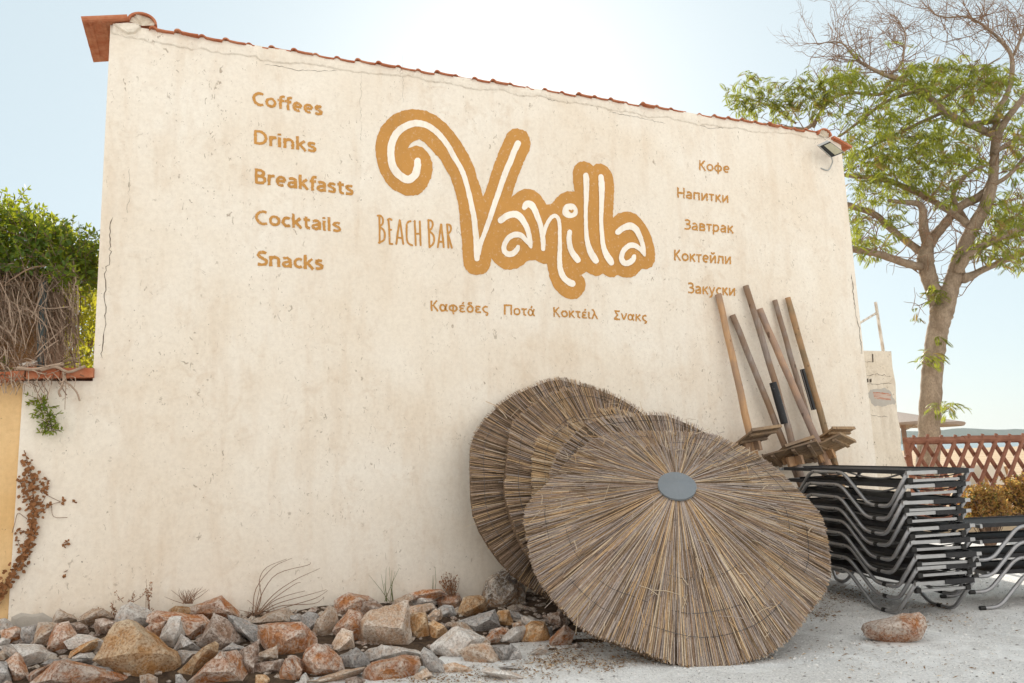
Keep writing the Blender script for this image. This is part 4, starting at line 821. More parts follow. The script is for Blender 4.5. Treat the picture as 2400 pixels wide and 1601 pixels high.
(Q3,'T','smooth beige rock against the wall above the peach boulder',[(1560,190),(1800,90),(1880,150),(1740,270),(1640,290)]),
(Q3,'R','reddish rock against the wall right of the smooth beige one',[(1850,80),(2050,20),(2280,20),(2360,90),(2180,150),(1900,180)]),
(Q3,'R','rust rock at the bottom edge left of the rounded pink rust one',[(-20,1060),(90,1060),(110,1140),(180,1230),(150,1350),(90,1480),(-20,1480)]),
(Q3,'B','small dark stone at the bottom edge under the flat tan rock',[(860,1390),(1000,1350),(1130,1400),(1100,1500),(880,1500)]),
(Q2,'T','tan stone at the bottom edge just right of the huge red boulder',[(-60,1340),(60,1310),(180,1360),(170,1480),(-50,1480)]),
(Q3,'P','pale wedge at the bottom edge under the rounded pink rust rock',[(120,1480),(180,1340),(230,1300),(350,1480)]),
(Q4,'S','tall upright boulder with pale streaks and dark stains beside the parasols',[(750,430),(800,260),(900,160),(1010,120),(1140,150),(1240,250),(1230,400),(1260,640),(1100,680),(880,680),(770,620)]),
(Q4,'G','smooth flat grey slab lying slantwise in front of the tall upright boulder',[(430,760),(860,630),(930,820),(640,940),(560,800)]),
(Q4,'O','peach faced stone with pale edges at the end of the flat grey slab',[(905,700),(950,640),(1070,630),(1130,830),(1060,850),(960,830)]),
(Q4,'G','half grey half red stone at the foot of the tall upright boulder',[(1100,630),(1200,660),(1250,700),(1250,770),(1130,770)]),
(Q4,'P','pinkish white slab leaning right, below the peach faced stone',[(930,1050),(1120,860),(1250,840),(1300,870),(1270,970),(1140,1090)]),
(Q4,'O','tan boulder with a rusty patch right of the pinkish white slab',[(1290,850),(1380,780),(1530,790),(1590,960),(1600,1030),(1430,1095),(1260,1040),(1310,950)]),
(Q4,'R','deep rust rock at the right end of the heap under the front parasol',[(1620,1000),(1800,830),(1910,920),(1860,1080),(1780,1120),(1640,1130)]),
(Q4,'P','grey white rock behind the tan boulder with the rusty patch',[(1250,690),(1400,720),(1550,800),(1500,840),(1380,830),(1290,830)]),
(Q4,'P','cream and grey ridged boulder in the right front',[(100,1080),(280,920),(410,860),(560,920),(700,1000),(600,1110),(490,1150),(470,1290),(320,1270),(110,1160)]),
(Q4,'T','pink red boulder right of the cream ridged one',[(450,1160),(600,1080),(790,1070),(900,1190),(950,1330),(790,1365),(560,1310)]),
(Q4,'G','grey and tan rock right of the pink red boulder',[(830,1090),(1100,1080),(1160,1150),(1080,1310),(960,1340),(890,1180)]),
(Q4,'G','blue grey wedge at the right front end of the heap',[(1080,1200),(1190,1100),(1230,1240),(1060,1320)]),
(Q4,'P','small pale rock on the litter at the right front end',[(1330,1240),(1380,1160),(1540,1080),(1590,1170),(1480,1220)]),
(Q4,'T','low flat pinkish stone in front of the pink red boulder',[(240,1330),(380,1310),(580,1390),(560,1430),(380,1450),(260,1440)]),
(Q4,'O','round orange rock left of the tall upright boulder',[(420,650),(500,470),(640,430),(750,480),(760,610),(650,670),(540,710),(440,730)]),
(Q4,'R','rust rock at the wall under the dry brown weed',[(120,500),(240,420),(400,410),(440,480),(400,580),(230,600)]),
(Q4,'G','grey rock under the rust one, left of the round orange rock',[(160,600),(220,555),(330,570),(370,670),(230,740),(150,680)]),
(Q4,'T','small egg shaped pink stone left of the flat grey slab',[(20,700),(120,610),(200,690),(160,770),(60,780)]),
(Q4,'T','pink rock under the left end of the flat grey slab',[(280,820),(380,780),(500,790),(590,880),(560,940),(400,880)]),
(Q4,'R','small dark red rock between the pink rock and the pinkish white slab',[(740,1010),(880,880),(960,980),(920,1060),(830,1080)]),
(Q4,'B','dark rock in the shadow of the front parasol',[(1600,680),(1740,650),(1850,780),(1750,860),(1620,800)]),
(Q4,'G','grey stone squeezed between the tan boulder and the deep rust rock',[(1560,840),(1640,850),(1650,960),(1600,1010)]),
(Q4,'P','flat white stone lying in the sand at the bottom edge',[(740,1420),(860,1370),(1100,1420),(1350,1530),(1200,1560),(960,1500)]),
(Q4,'G','low grey stone behind the flat white one in the sand',[(950,1360),(1100,1345),(1260,1390),(1120,1410),(1000,1390)]),
(Q4,'B','small brown stone just under the rim of the front parasol',[(1880,1090),(1960,1040),(2020,1080),(1980,1140)]),
(Q4,'T','low tan stone behind the small dark red rock',[(590,1020),(740,960),(820,1030),(800,1090),(650,1090)]),
(Q4,'R','reddish stone under the peach faced one',[(900,860),(1040,850),(1090,900),(980,980),(900,930)]),
(Q4,'T','small pink white stone above the pinkish white slab',[(1130,790),(1230,765),(1290,830),(1240,850),(1140,850)]),
]
for i, (bs, kd, lab, P) in enumerate(ROCKS): rock(Z(bs[0], bs[1], P), kd, lab, seed=i)
sp_ = [(2031,1474),(2036,1463),(2060,1458),(2110,1443),(2145,1441),(2158,1452),(2160,1470),(2150,1497),(2120,1498),(2085,1504),(2065,1500),(2040,1490)]
rock(sp_, 'R', 'lone reddish rock lying on the open sand in front of the loungers', seed=500, place=ground(2095, 1480, .07), thick=.9)
# loose small stuff that fills the heap
mb = MB(); N1, N2 = 90, 26; V = []
for i in range(N1 + 1):
    u = uL - .6 + (5.2 - uL + .6) * i / N1
    for j in range(N2 + 1):
        s = .01 + 1.75 * j / N2; z = heap(s, u) * .92 + noise.fractal(Vector((u * 4, s * 4, 1)), .9, 2, 4) * .02 - .004 - (.02 if j == N2 or i == N1 else 0); V.append(W(u, z, s))
mb.add(V, [(i * (N2 + 1) + j, (i + 1) * (N2 + 1) + j, (i + 1) * (N2 + 1) + j + 1, i * (N2 + 1) + j + 1) for i in range(N1) for j in range(N2)])
t_ = NT('dark soil and litter'); v_ = t_.coord('Object'); M_SOIL = t_.fin(t_.mix(t_.ramp(t_.noise(v_, 18, 7, .7), [(.35, 0), (.65, 1)]), (.04, .026, .018), (.12, .08, .05)), .95, t_.bump(t_.noise(v_, 40, 7, .7), .9, .02))
tag(mb.build('soil_under_rocks', M_SOIL), kind='structure')
mb = MB(); OCT = np.array([(1, 0, 0), (-1, 0, 0), (0, 1, 0), (0, -1, 0), (0, 0, 1), (0, 0, -1), (.6, .6, .5), (-.6, .5, .55), (.5, -.6, .5), (-.55, -.6, .5)], float)
def hullfaces(P):
    bm = bmesh.new(); vs = [bm.verts.new(p) for p in P]; r = bmesh.ops.convex_hull(bm, input=vs); bm.verts.index_update()
    V = [v.co[:] for v in bm.verts]; F = [[v.index for v in f.verts] for f in bm.faces]; bm.free(); return V, F
for i in range(1300):
    u = RNG.uniform(uL - .3, 4.9); s = abs(RNG.normal(.5, .5)) + .03; r = RNG.choice([.016, .022, .03, .042, .052]) * RNG.uniform(.7, 1.2)
    if s > 1.65 - .1 * max(0, u - 1): continue
    P = OCT * RNG.uniform(.6, 1.2, (10, 3)) * r * np.array([1.2, 1, .75]); a = RNG.uniform(0, 6.28); c, s_ = math.cos(a), math.sin(a); P = P @ np.array([[c, s_, 0], [-s_, c, 0], [0, 0, 1]])
    Vh, Fh = hullfaces(P + W(u, heap(s, u) * .9 - r * .1, s)); mb.add(Vh, Fh, int(RNG.integers(0, 4)))
tag(mb.build('rubble', [RM['R'], RM['T'], RM['T'], RM['B']]), 'small stone chips and rubble filling the gaps of the rock heap', 'rubble', kind='stuff')

# ------------------------------------------------------------------ litter on the sand
t_ = NT('dry litter'); v_ = t_.coord('Object'); M_LIT = t_.fin(t_.mix(t_.noise(v_, 30, 5, .7), (.14, .075, .03), (.27, .16, .075)), .9)
mb = MB()
def flake(p, L, w, mi=0):
    a = RNG.uniform(0, 6.28); d = np.array([math.cos(a), math.sin(a), RNG.normal(0, .2)]); s = np.array([-math.sin(a), math.cos(a), RNG.normal(0, .3)])
    q = p + np.array([0, 0, .004 + .006 * RNG.random()]); mb.add([q - d * L, q - s * w, q + d * L, q + s * w + [0, 0, .003]], [(0, 1, 2), (0, 2, 3)], mi)
for (x, y, sx, sy, n) in [(1330,1530,45,14,500),(1450,1505,60,9,450),(1290,1552,40,8,300),(1400,1560,40,8,260),(1180,1580,70,12,500),(1000,1590,60,8,300),(1520,1545,70,7,300),(1700,1545,80,7,120),(1920,1440,28,10,260),(1960,1400,45,12,420),(2010,1385,50,8,300),(2060,1400,40,9,150),(2150,1560,150,22,60),(2250,1470,90,15,50),(1980,1520,80,20,60),(1480,1480,60,12,420),(1560,1520,60,8,200),(1350,1470,50,15,420),(2170,1420,40,4,120),(2050,1540,160,25,50),(2230,1450,60,10,110)]:
    for _ in range(n):
        X, Y_ = RNG.normal(x, sx), RNG.normal(y, sy); p = ground(X, min(1680, max(1330, Y_))); flake(p, RNG.uniform(.004, .022), RNG.uniform(.002, .006), int(RNG.random() < .25))
tag(mb.build('dry_litter', [M_LIT, M_ST[4]]), 'brown dry leaves and straw bits scattered on the sand', 'litter', kind='stuff')
mb = MB()
for _ in range(16000):                 # coarse grains of the white sand in front
    x = RNG.uniform(-.6, 5.2); y = RNG.uniform(4.5, 8.2)
    if (np.array([x, y, 0]) - WO) @ WN < .2: continue
    r = RNG.uniform(.002, .0055); a = RNG.uniform(0, 6.28); p = np.array([x, y, .0]); mb.add([p + [r * math.cos(a), r * math.sin(a), 0], p + [r * math.cos(a + 2.1), r * math.sin(a + 2.1), 0], p + [r * math.cos(a + 4.2), r * math.sin(a + 4.2), 0], p + [0, 0, r * 1.1]], [(0, 1, 3), (1, 2, 3), (2, 0, 3)], int(RNG.random() < .3))
for _ in range(1500):                  # and a few bigger pebbles
    x = RNG.uniform(-.4, 5.2); y = RNG.uniform(4.6, 8.2)
    if (np.array([x, y, 0]) - WO) @ WN < .2: continue
    Vh, Fh = hullfaces(OCT * RNG.uniform(.6, 1.2, (10, 3)) * RNG.choice([.005, .007, .011]) * np.array([1.2, 1, .7]) + [x, y, .002]); mb.add(Vh, Fh, int(RNG.random() < .2))
t_ = NT('white grain'); M_GR1 = t_.fin((.68, .67, .65), .9); t_ = NT('grey grain'); M_GR2 = t_.fin((.30, .29, .28), .9)
tag(mb.build('gravel', [M_GR1, M_GR2]), 'coarse white and grey grains strewn over the sand', 'gravel', kind='stuff')

# ------------------------------------------------------------------ weeds and dry creepers
t_ = NT('dry stalk'); M_STALK = t_.fin((.23, .135, .085), .85); t_ = NT('dry brown leaf'); v_ = t_.coord('Object'); M_DLEAF = t_.fin(t_.mix(t_.noise(v_, 25, 4, .6), (.15, .060, .022), (.33, .15, .06)), .8)
t_ = NT('grey twig bark'); v_ = t_.coord('Object'); M_TWIG = t_.fin(t_.mix(t_.noise(v_, 14, 5, .6), (.25, .17, .12), (.46, .35, .26)), .9)
M_TWIG2 = wood('brown twig bark', (.17, .105, .065), (.27, .18, .12), (.12, .075, .05), .1)
def leafmat(name, c1, c2, tr, k=.5):
    t = NT(name); oi = t.n('NewGeometry'); c = t.mix(oi.outputs['Random Per Island'], c1, c2)
    t.fin(c, .5, spec=.35); ts = t.n('BsdfTranslucent'); t.l(t.mix(oi.outputs['Random Per Island'], tr, tuple(x * .75 for x in tr)), ts.inputs['Color'])
    m = t.n('MixShader'); m.inputs[0].default_value = k; t.l(t.b.outputs[0], m.inputs[1]); t.l(ts.outputs[0], m.inputs[2]); t.l(m.outputs[0], t.out.inputs['Surface']); return t.m
M_VLEAF = leafmat('vine leaf', (.035, .085, .016), (.085, .16, .03), (.55, .58, .03), .42)
M_TLEAF = leafmat('tree leaflet', (.018, .036, .012), (.12, .15, .034), (.47, .50, .05), .45)
M_TLEAF2 = leafmat('yellowing leaflet', (.15, .10, .04), (.22, .15, .055), (.42, .30, .07), .4)
M_GRASS = leafmat('grass blade', (.10, .12, .04), (.16, .17, .06), (.25, .3, .06), .3)
LEAF = np.array([(0, 0, 0), (.30, .20, .03), (.62, .19, .03), (1, 0, -.02), (.62, -.19, .03), (.30, -.20, .03)], float); LF = [(0, 1, 5), (1, 2, 4, 5), (2, 3, 4)]
def leaf(mb, p, d, L, up=None, w=1.0, mi=0):
    d = np.asarray(d, float); d = d / (np.linalg.norm(d) + 1e-9); up = RNG.normal(0, 1, 3) if up is None else up; s = np.cross(up, d); s /= np.linalg.norm(s) + 1e-9; n = np.cross(d, s)
    mb.add(p + L * (LEAF[:, :1] * d + LEAF[:, 1:2] * w * s + LEAF[:, 2:3] * n), LF, mi)
# twigs against the wall
dw = thing('dry_weed', 'thin curved brown twigs fanning up the wall behind the tan wedge of rock', 'weed', onheap(600, 1440))
mb = MB(); b0 = onwall(600, 1450, .12)
for pts in ([(592,1440),(600,1380),(640,1330),(685,1308)], [(598,1440),(615,1390),(650,1345),(720,1325),(728,1318)], [(602,1440),(640,1395),(690,1360),(750,1332)], [(605,1440),(650,1415),(720,1395),(765,1382)], [(610,1442),(680,1420),(740,1402),(768,1384)], [(604,1440),(640,1405),(690,1370),(705,1365)], [(600,1440),(612,1400),(608,1360),(625,1330),(672,1310)], [(612,1440),(660,1420),(735,1415),(760,1400)], [(606,1440),(640,1410),(676,1395),(715,1385)], [(596,1445),(603,1405),(611,1370)]):
    mb.tube(smoothpath([onwall(x, y, .12 - .09 * i / len(pts) + RNG.normal(0, .01)) for i, (x, y) in enumerate(pts)]), np.linspace(.0042, .0016, 4 * (len(pts) - 1) + 1), 4)
for _ in range(45): a = onwall(RNG.uniform(585, 640), RNG.uniform(1430, 1455), .1); mb.tube([a, a + RNG.normal(0, .035, 3), a + RNG.normal(0, .06, 3)], .002, 3)
mb.build('stalk', M_STALK, dw)
def weed(label, x, y, n, hgt, mat, spread=.05, leaves=0, name='dry_weed'):
    r = thing(name, label, 'weed', onwall(x, y, .1)); mb = MB(); m2 = MB()
    for _ in range(n):
        p = onwall(x + RNG.normal(0, 6), y, .10 + RNG.uniform(-.04, .06)); q = p + np.array([RNG.normal(0, spread), RNG.normal(0, .03), hgt * RNG.uniform(.5, 1)]); md = (p + q) / 2 + RNG.normal(0, .012, 3); mb.tube([p, md, q], [.003, .0024, .0012], 3)
        for k in range(leaves): t = RNG.random() ** .6; leaf(m2, p + (q - p) * t + RNG.normal(0, .006, 3), RNG.normal(0, 1, 3) + [0, 0, .6], RNG.uniform(.012, .026))
    mb.build('stalk', M_STALK if mat is M_DLEAF else mat, r)
    if leaves: m2.build('leaves', mat, r)
weed('small dark brown dried weed at the wall above the rust rock', 1060, 1398, 26, .22, M_DLEAF, .05, 12)
weed('few thin green grass blades at the wall behind the broad reddish rock', 912, 1410, 9, .32, M_GRASS, .06, 0, 'grass_tuft')
weed('single tall thin grass blade left of the dried weed', 1018, 1410, 3, .36, M_GRASS, .03, 0, 'grass_tuft')
weed('tangle of dark dry stems at the wall left of the bright rust top rock', 440, 1415, 30, .13, M_STALK, .10)
weed('curled dead creeper tip standing up at the wall behind the white and rust rock', 349, 1440, 5, .30, M_DLEAF, .015, 14)
weed('short dead creeper shoot at the wall above the long tan rock', 262, 1448, 4, .13, M_DLEAF, .03, 12)
weed('brown dead leaves stuck on the wall above the white and rust rock', 300, 1412, 4, .09, M_DLEAF, .05, 10)
# brown dead ivy climbing on the left end of the wall
iv = thing('dead_ivy', 'brown dead ivy climbing the wall at the seam with the yellow wall', 'ivy', onwall(15, 1390, .02))
Z5 = lambda P: Z((0, 850), 2.658, P); mb = MB(); m2 = MB()
main = smoothpath(np.array(Z5([(150,545),(172,620),(198,720),(205,800),(212,900),(205,1000),(190,1100),(160,1190),(110,1270),(50,1350),(8,1425),(-30,1500)])), 6)
offw = lambda x: .012
mb.tube([onwall(x, y, .012) for x, y in main], np.linspace(.003, .008, len(main)), 5)
for br in ([(205,800),(250,760),(290,742)], [(215,960),(260,930),(320,885),(378,868)], [(205,900),(150,800),(122,735)], [(200,1000),(150,960),(110,940),(90,1010),(75,1060)], [(190,1090),(140,1050),(108,1045)], [(165,1170),(125,1140),(105,1100)], [(212,900),(262,870),(285,830)], [(320,890),(335,960),(420,965)], [(378,868),(300,830)], [(160,1180),(130,1190),(118,1160)]):
    mb.tube([onwall(x, y, .012) for x, y in smoothpath(np.array(Z5(br)))], .0022, 4)
mb.build('stem', M_STALK, iv)
for x, y in main[3:]:
    yy = (y - 850) * 2.658; n = 8 if 700 < yy < 1000 else (3 if yy < 700 else 6); sp = 15 if 700 < yy < 960 else (6 if yy > 1150 else 5)
    for _ in range(n): leaf(m2, onwall(x + RNG.normal(0, sp), y + RNG.normal(0, 9), RNG.uniform(.01, .04)), WD * RNG.normal(0, 1) + np.array([0, 0, RNG.normal(-.3, .8)]) + WN * RNG.normal(.2, .3), RNG.uniform(.022, .044), WN + RNG.normal(0, .45, 3), 1.7)
for x, y in Z5([(290,742),(270,770),(280,790),(378,868),(300,890),(122,735),(130,760),(108,1045),(140,1050),(105,1105),(125,1135),(410,1110),(412,1130),(400,1330),(465,868)]):
    for _ in range(4): leaf(m2, onwall(x + RNG.normal(0, 3), y + RNG.normal(0, 3), .015), RNG.normal(0, 1, 3), RNG.uniform(.02, .04), WN + RNG.normal(0, .4, 3), 1.6)
m2.build('leaves', M_DLEAF, iv)
# green climber with its dead tangle over the low wall
vn = thing('climbing_vine', 'green climber with a tangle of bare dry stems hanging over the low left wall', 'vine', onwall(110, 870, -.3))
poly = np.array([(-330,520),(-240,478),(-150,495),(-60,470),(0,490),(28,484),(60,500),(100,516),(150,536),(185,543),(210,562),(230,600),(231,650),(222,690),(200,655),(175,650),(150,668),(122,640),(90,636),(60,632),(0,632),(-60,640),(-330,640)], float)
def inside(p, Q):
    x, y = p; c = False
    for (x1, y1), (x2, y2) in zip(Q, np.roll(Q, -1, 0)):
        if (y1 > y) != (y2 > y) and x < (x2 - x1) * (y - y1) / (y2 - y1) + x1: c = not c
    return c
mb = MB(); m2 = MB(); cnt = 0
def shoot(p, d, n, L, ll, mb, m2, mi=0, r=.0025, droop=.0, w=.95):
    d = d / np.linalg.norm(d); P = [p]; q = p.copy(); st = L / n
    for i in range(n):
        d = d + RNG.normal(0, .07, 3) + [0, 0, -droop]; d /= np.linalg.norm(d); q = q + d * st; P.append(q)
        for s_ in (-1, 1):
            sd = np.cross(d, RNG.normal(0, 1, 3)); sd /= np.linalg.norm(sd) + 1e-9; leaf(m2, q, d * .5 + sd * .95, ll * RNG.uniform(.7, 1.15) * (1 - .45 * (i / n) ** 2), None, w, mi)
    leaf(m2, q, d, ll * .7, None, w, mi); mb.tube(P, r, 3, cap=False)
while cnt < 1080:
    x, y = RNG.uniform(-330, 232), RNG.uniform(465, 690)
    if not inside((x, y), poly): continue
    cnt += 1; y -= 10 * max(0, noise.noise(Vector((x * .035, 3.3, 0)))) * (y < 580); off = -RNG.uniform(.0, .85) if x < 205 else -RNG.uniform(.28, .9)
    shoot(onwall(x, y + 12, off), np.array([RNG.normal(0, .6), RNG.normal(-.35, .6), RNG.uniform(-.1, 1.1)]), int(RNG.integers(4, 8)), RNG.uniform(.12, .26), RNG.uniform(.055, .085), mb, m2)
for x, y, tx, ty in ((44, 510, 28, 462), (72, 515, 72, 472), (150, 545, 147, 522), (186, 550, 190, 530), (14, 510, 8, 490), (120, 690, 170, 650), (128, 680, 150, 660), (205, 660, 232, 640), (0, 850, 15, 845), (10, 862, 20, 872)):
    a, b = onwall(x, y, -.15), onwall(tx, ty, -.15); shoot(a, b - a + RNG.normal(0, .01, 3), 9, np.linalg.norm(b - a), .06, mb if y < 600 else MB(), m2, w=.8)
st0 = smoothpath([onwall(75, 880, .06), onwall(85, 915, .05), onwall(105, 950, .04), onwall(118, 985, .04), onwall(122, 1010, .04)], 5)
m3 = MB(); m4 = MB(); m3.tube(st0, .004, 4)
for p in st0[8:]:
    for k in range(3): shoot(p, np.array([RNG.normal(0, 1), -.4, RNG.normal(-.1, .5)]), 3, RNG.uniform(.05, .10), .05, m3, m4, w=.75)
hs = m4.build('hanging_sprig', M_VLEAF, vn); m3.build('sprig_stem', M_TWIG2, hs)
m2.build('foliage', M_VLEAF, vn); mb.build('green_shoots', M_TWIG2, vn)
mb = MB()
for i in range(2400):
    lim = 176 + abs(RNG.normal(0, 16)) - 30 * RNG.random() ** 3; x = RNG.uniform(-330, 178); y = RNG.uniform(600, 735) if RNG.random() < .7 else RNG.uniform(720, 830)
    if 22 < x < 92 and y > 650 and RNG.random() < .75: continue
    off = -RNG.uniform(.02, .55); n = int(RNG.integers(4, 7)); q = np.array([x, y]); a = RNG.normal(1.45, .55) if RNG.random() < .7 else RNG.uniform(-.6, 3.6); P = []
    Lx = RNG.uniform(40, 150) / n
    for k in range(n + 1):
        yy = min(q[1], 868 + RNG.uniform(-8, 6)); xx = min(q[0], lim); P.append(onwall(xx, yy, off)); a += RNG.normal(.0, .20) + (1.5 - a) * .12; q = q + Lx * np.array([math.cos(a), math.sin(a)]); off += RNG.normal(0, .03); off = min(off, .0)
    mb.tube(smoothpath(P, 2), RNG.choice([.0016, .0022, .003, .0045, .007], p=[.3, .28, .22, .14, .06]) * RNG.uniform(.8, 1.2), 3, int(RNG.random() < .4), cap=False)
for i in range(150):                      # arching over the coping
    x = RNG.uniform(-250, 150); y = RNG.uniform(845, 872); q = np.array([x, y]); off = RNG.uniform(-.1, .02); a = RNG.uniform(-.5, 2.2); P = []
    for k in range(5): P.append(onwall(q[0], q[1], min(.13, off + .05 * k))); a += RNG.normal(.1, .35); q = q + RNG.uniform(8, 22) * np.array([math.cos(a), math.sin(a)])
    mb.tube(smoothpath(P, 2), RNG.uniform(.002, .005), 3, int(RNG.random() < .3), cap=False)
for pts, r in (([(95,868),(130,860),(160,872),(190,862),(200,858)], .012), ([(148,872),(152,892),(165,903),(180,920),(187,940)], .007), ([(150,880),(146,905),(138,918),(142,930)], .009), ([(155,885),(153,930),(152,960)], .003), ([(40,862),(80,866),(120,858),(150,852)], .014), ([(120,880),(95,910),(88,930),(100,945)], .004)): mb.tube(smoothpath([onwall(x, y, .10) for x, y in pts], 4), r, 6)
mb.build('dead_stems', [M_TWIG, M_TWIG2], vn)
mb = MB()
for dx, w_ in ((0, .05), (10, .04), (-9, .035), (18, .03)): mb.tube(smoothpath([onwall(122 + dx, 875, -.42), onwall(120 + dx * 1.2, 800, -.42), onwall(124 + dx * .8, 720, -.40), onwall(118 + dx * 1.5, 640, -.42)], 5), w_, 7)
mb.build('trunk', M_TWIG, vn)
ps = thing('fence_post', 'slim grey green metal post standing among the dry vine stems', 'post', onwall(96, 868, -.22))
t_ = NT('grey green paint'); M_GGP = t_.fin((.085, .105, .105), .6); mb = MB(); mb.tube([onwall(97, 872, -.22), onwall(102, 660, -.22)], .036, 8); mb.build('post', M_GGP, ps)
mb = MB(); mb.tube([onwall(46, 858, -.12), onwall(88, 851, -.14)], .022, 8); mb.build('crossbar', M_WTIM, ps)
t_ = NT('reed screen'); v_ = t_.coord('Object', scale=(24, 24, .8)); M_REED = t_.fin(t_.mix(t_.noise(v_, 4, 5, .6), (.32, .20, .10), (.50, .34, .19)), .9, t_.bump(t_.noise(v_, 6, 3, .5), .6, .01))
rs = thing('reed_screen', 'tan upright reed screen showing behind the dry vine stems', 'screen', onwall(50, 870, -.6)); mb = MB()
for k in range(190): x = -300 + 388 * k / 189; mb.tube([onwall(x, 880, -.6 + RNG.normal(0, .01)), onwall(x + RNG.normal(8, 3), 640 + RNG.normal(0, 10), -.62)], .011, 5)
mb.build('screen_panel', M_REED, rs)
hg = thing('sunlit_shrub', 'yellow green sunlit shrub glimpsed behind the vine beside the building corner', 'shrub', onwall(195, 870, -1.6)); mb = MB(); m2 = MB(); mbx = MB()
for _ in range(760): x, y = RNG.uniform(130, 232), RNG.uniform(600, 890); shoot(onwall(x, y, -RNG.uniform(1.25, 2.1)), RNG.normal(0, 1, 3) + [0, 0, .4], 4, RNG.uniform(.10, .2), RNG.uniform(.045, .075), mbx, m2)
m2.build('foliage', leafmat('sunlit shrub leaf', (.10, .15, .02), (.17, .20, .03), (.62, .56, .04), .55), hg)
for _ in range(12): x = RNG.uniform(150, 225); mb.tube([onwall(190 + RNG.normal(0, 2), 925, -1.6), onwall(x + RNG.normal(0, 12), 740, -1.7), onwall(x + RNG.normal(0, 20), 620, -1.7)], .006, 4)
mb.build('branches', M_TWIG2, hg)

# ------------------------------------------------------------------ the tree behind the right end of the wall
TY = 13.0; tr = thing('tree', 'tall tree with a pale forked trunk, feathery leaves and bare upper twigs', 'tree', ground(2155, 1240))
t_ = NT('pale bark'); v_ = t_.coord('Object', scale=(1, 1, .6)); b1 = t_.noise(v_, 6, 7, .7, .4); b2 = t_.noise(v_, 42, 6, .7)
M_BARK = t_.fin(t_.mix(t_.ramp(b2, [(.35, .5), (.6, 0)]), t_.mix(t_.ramp(b1, [(.38, 0), (.62, 1)]), (.225, .165, .115), (.36, .28, .205)), (.13, .09, .06)), .9, t_.bump(b2, .5, .012))
t_ = NT('bare twig bark'); M_BTWIG = t_.fin((.25, .16, .105), .9)
a6 = lambda P: [((1600 + x / 2.936), (534 + y / 2.936)) for x, y in P]; a3 = lambda P: [((1600 + x / 2.936), (y / 2.936)) for x, y in P]
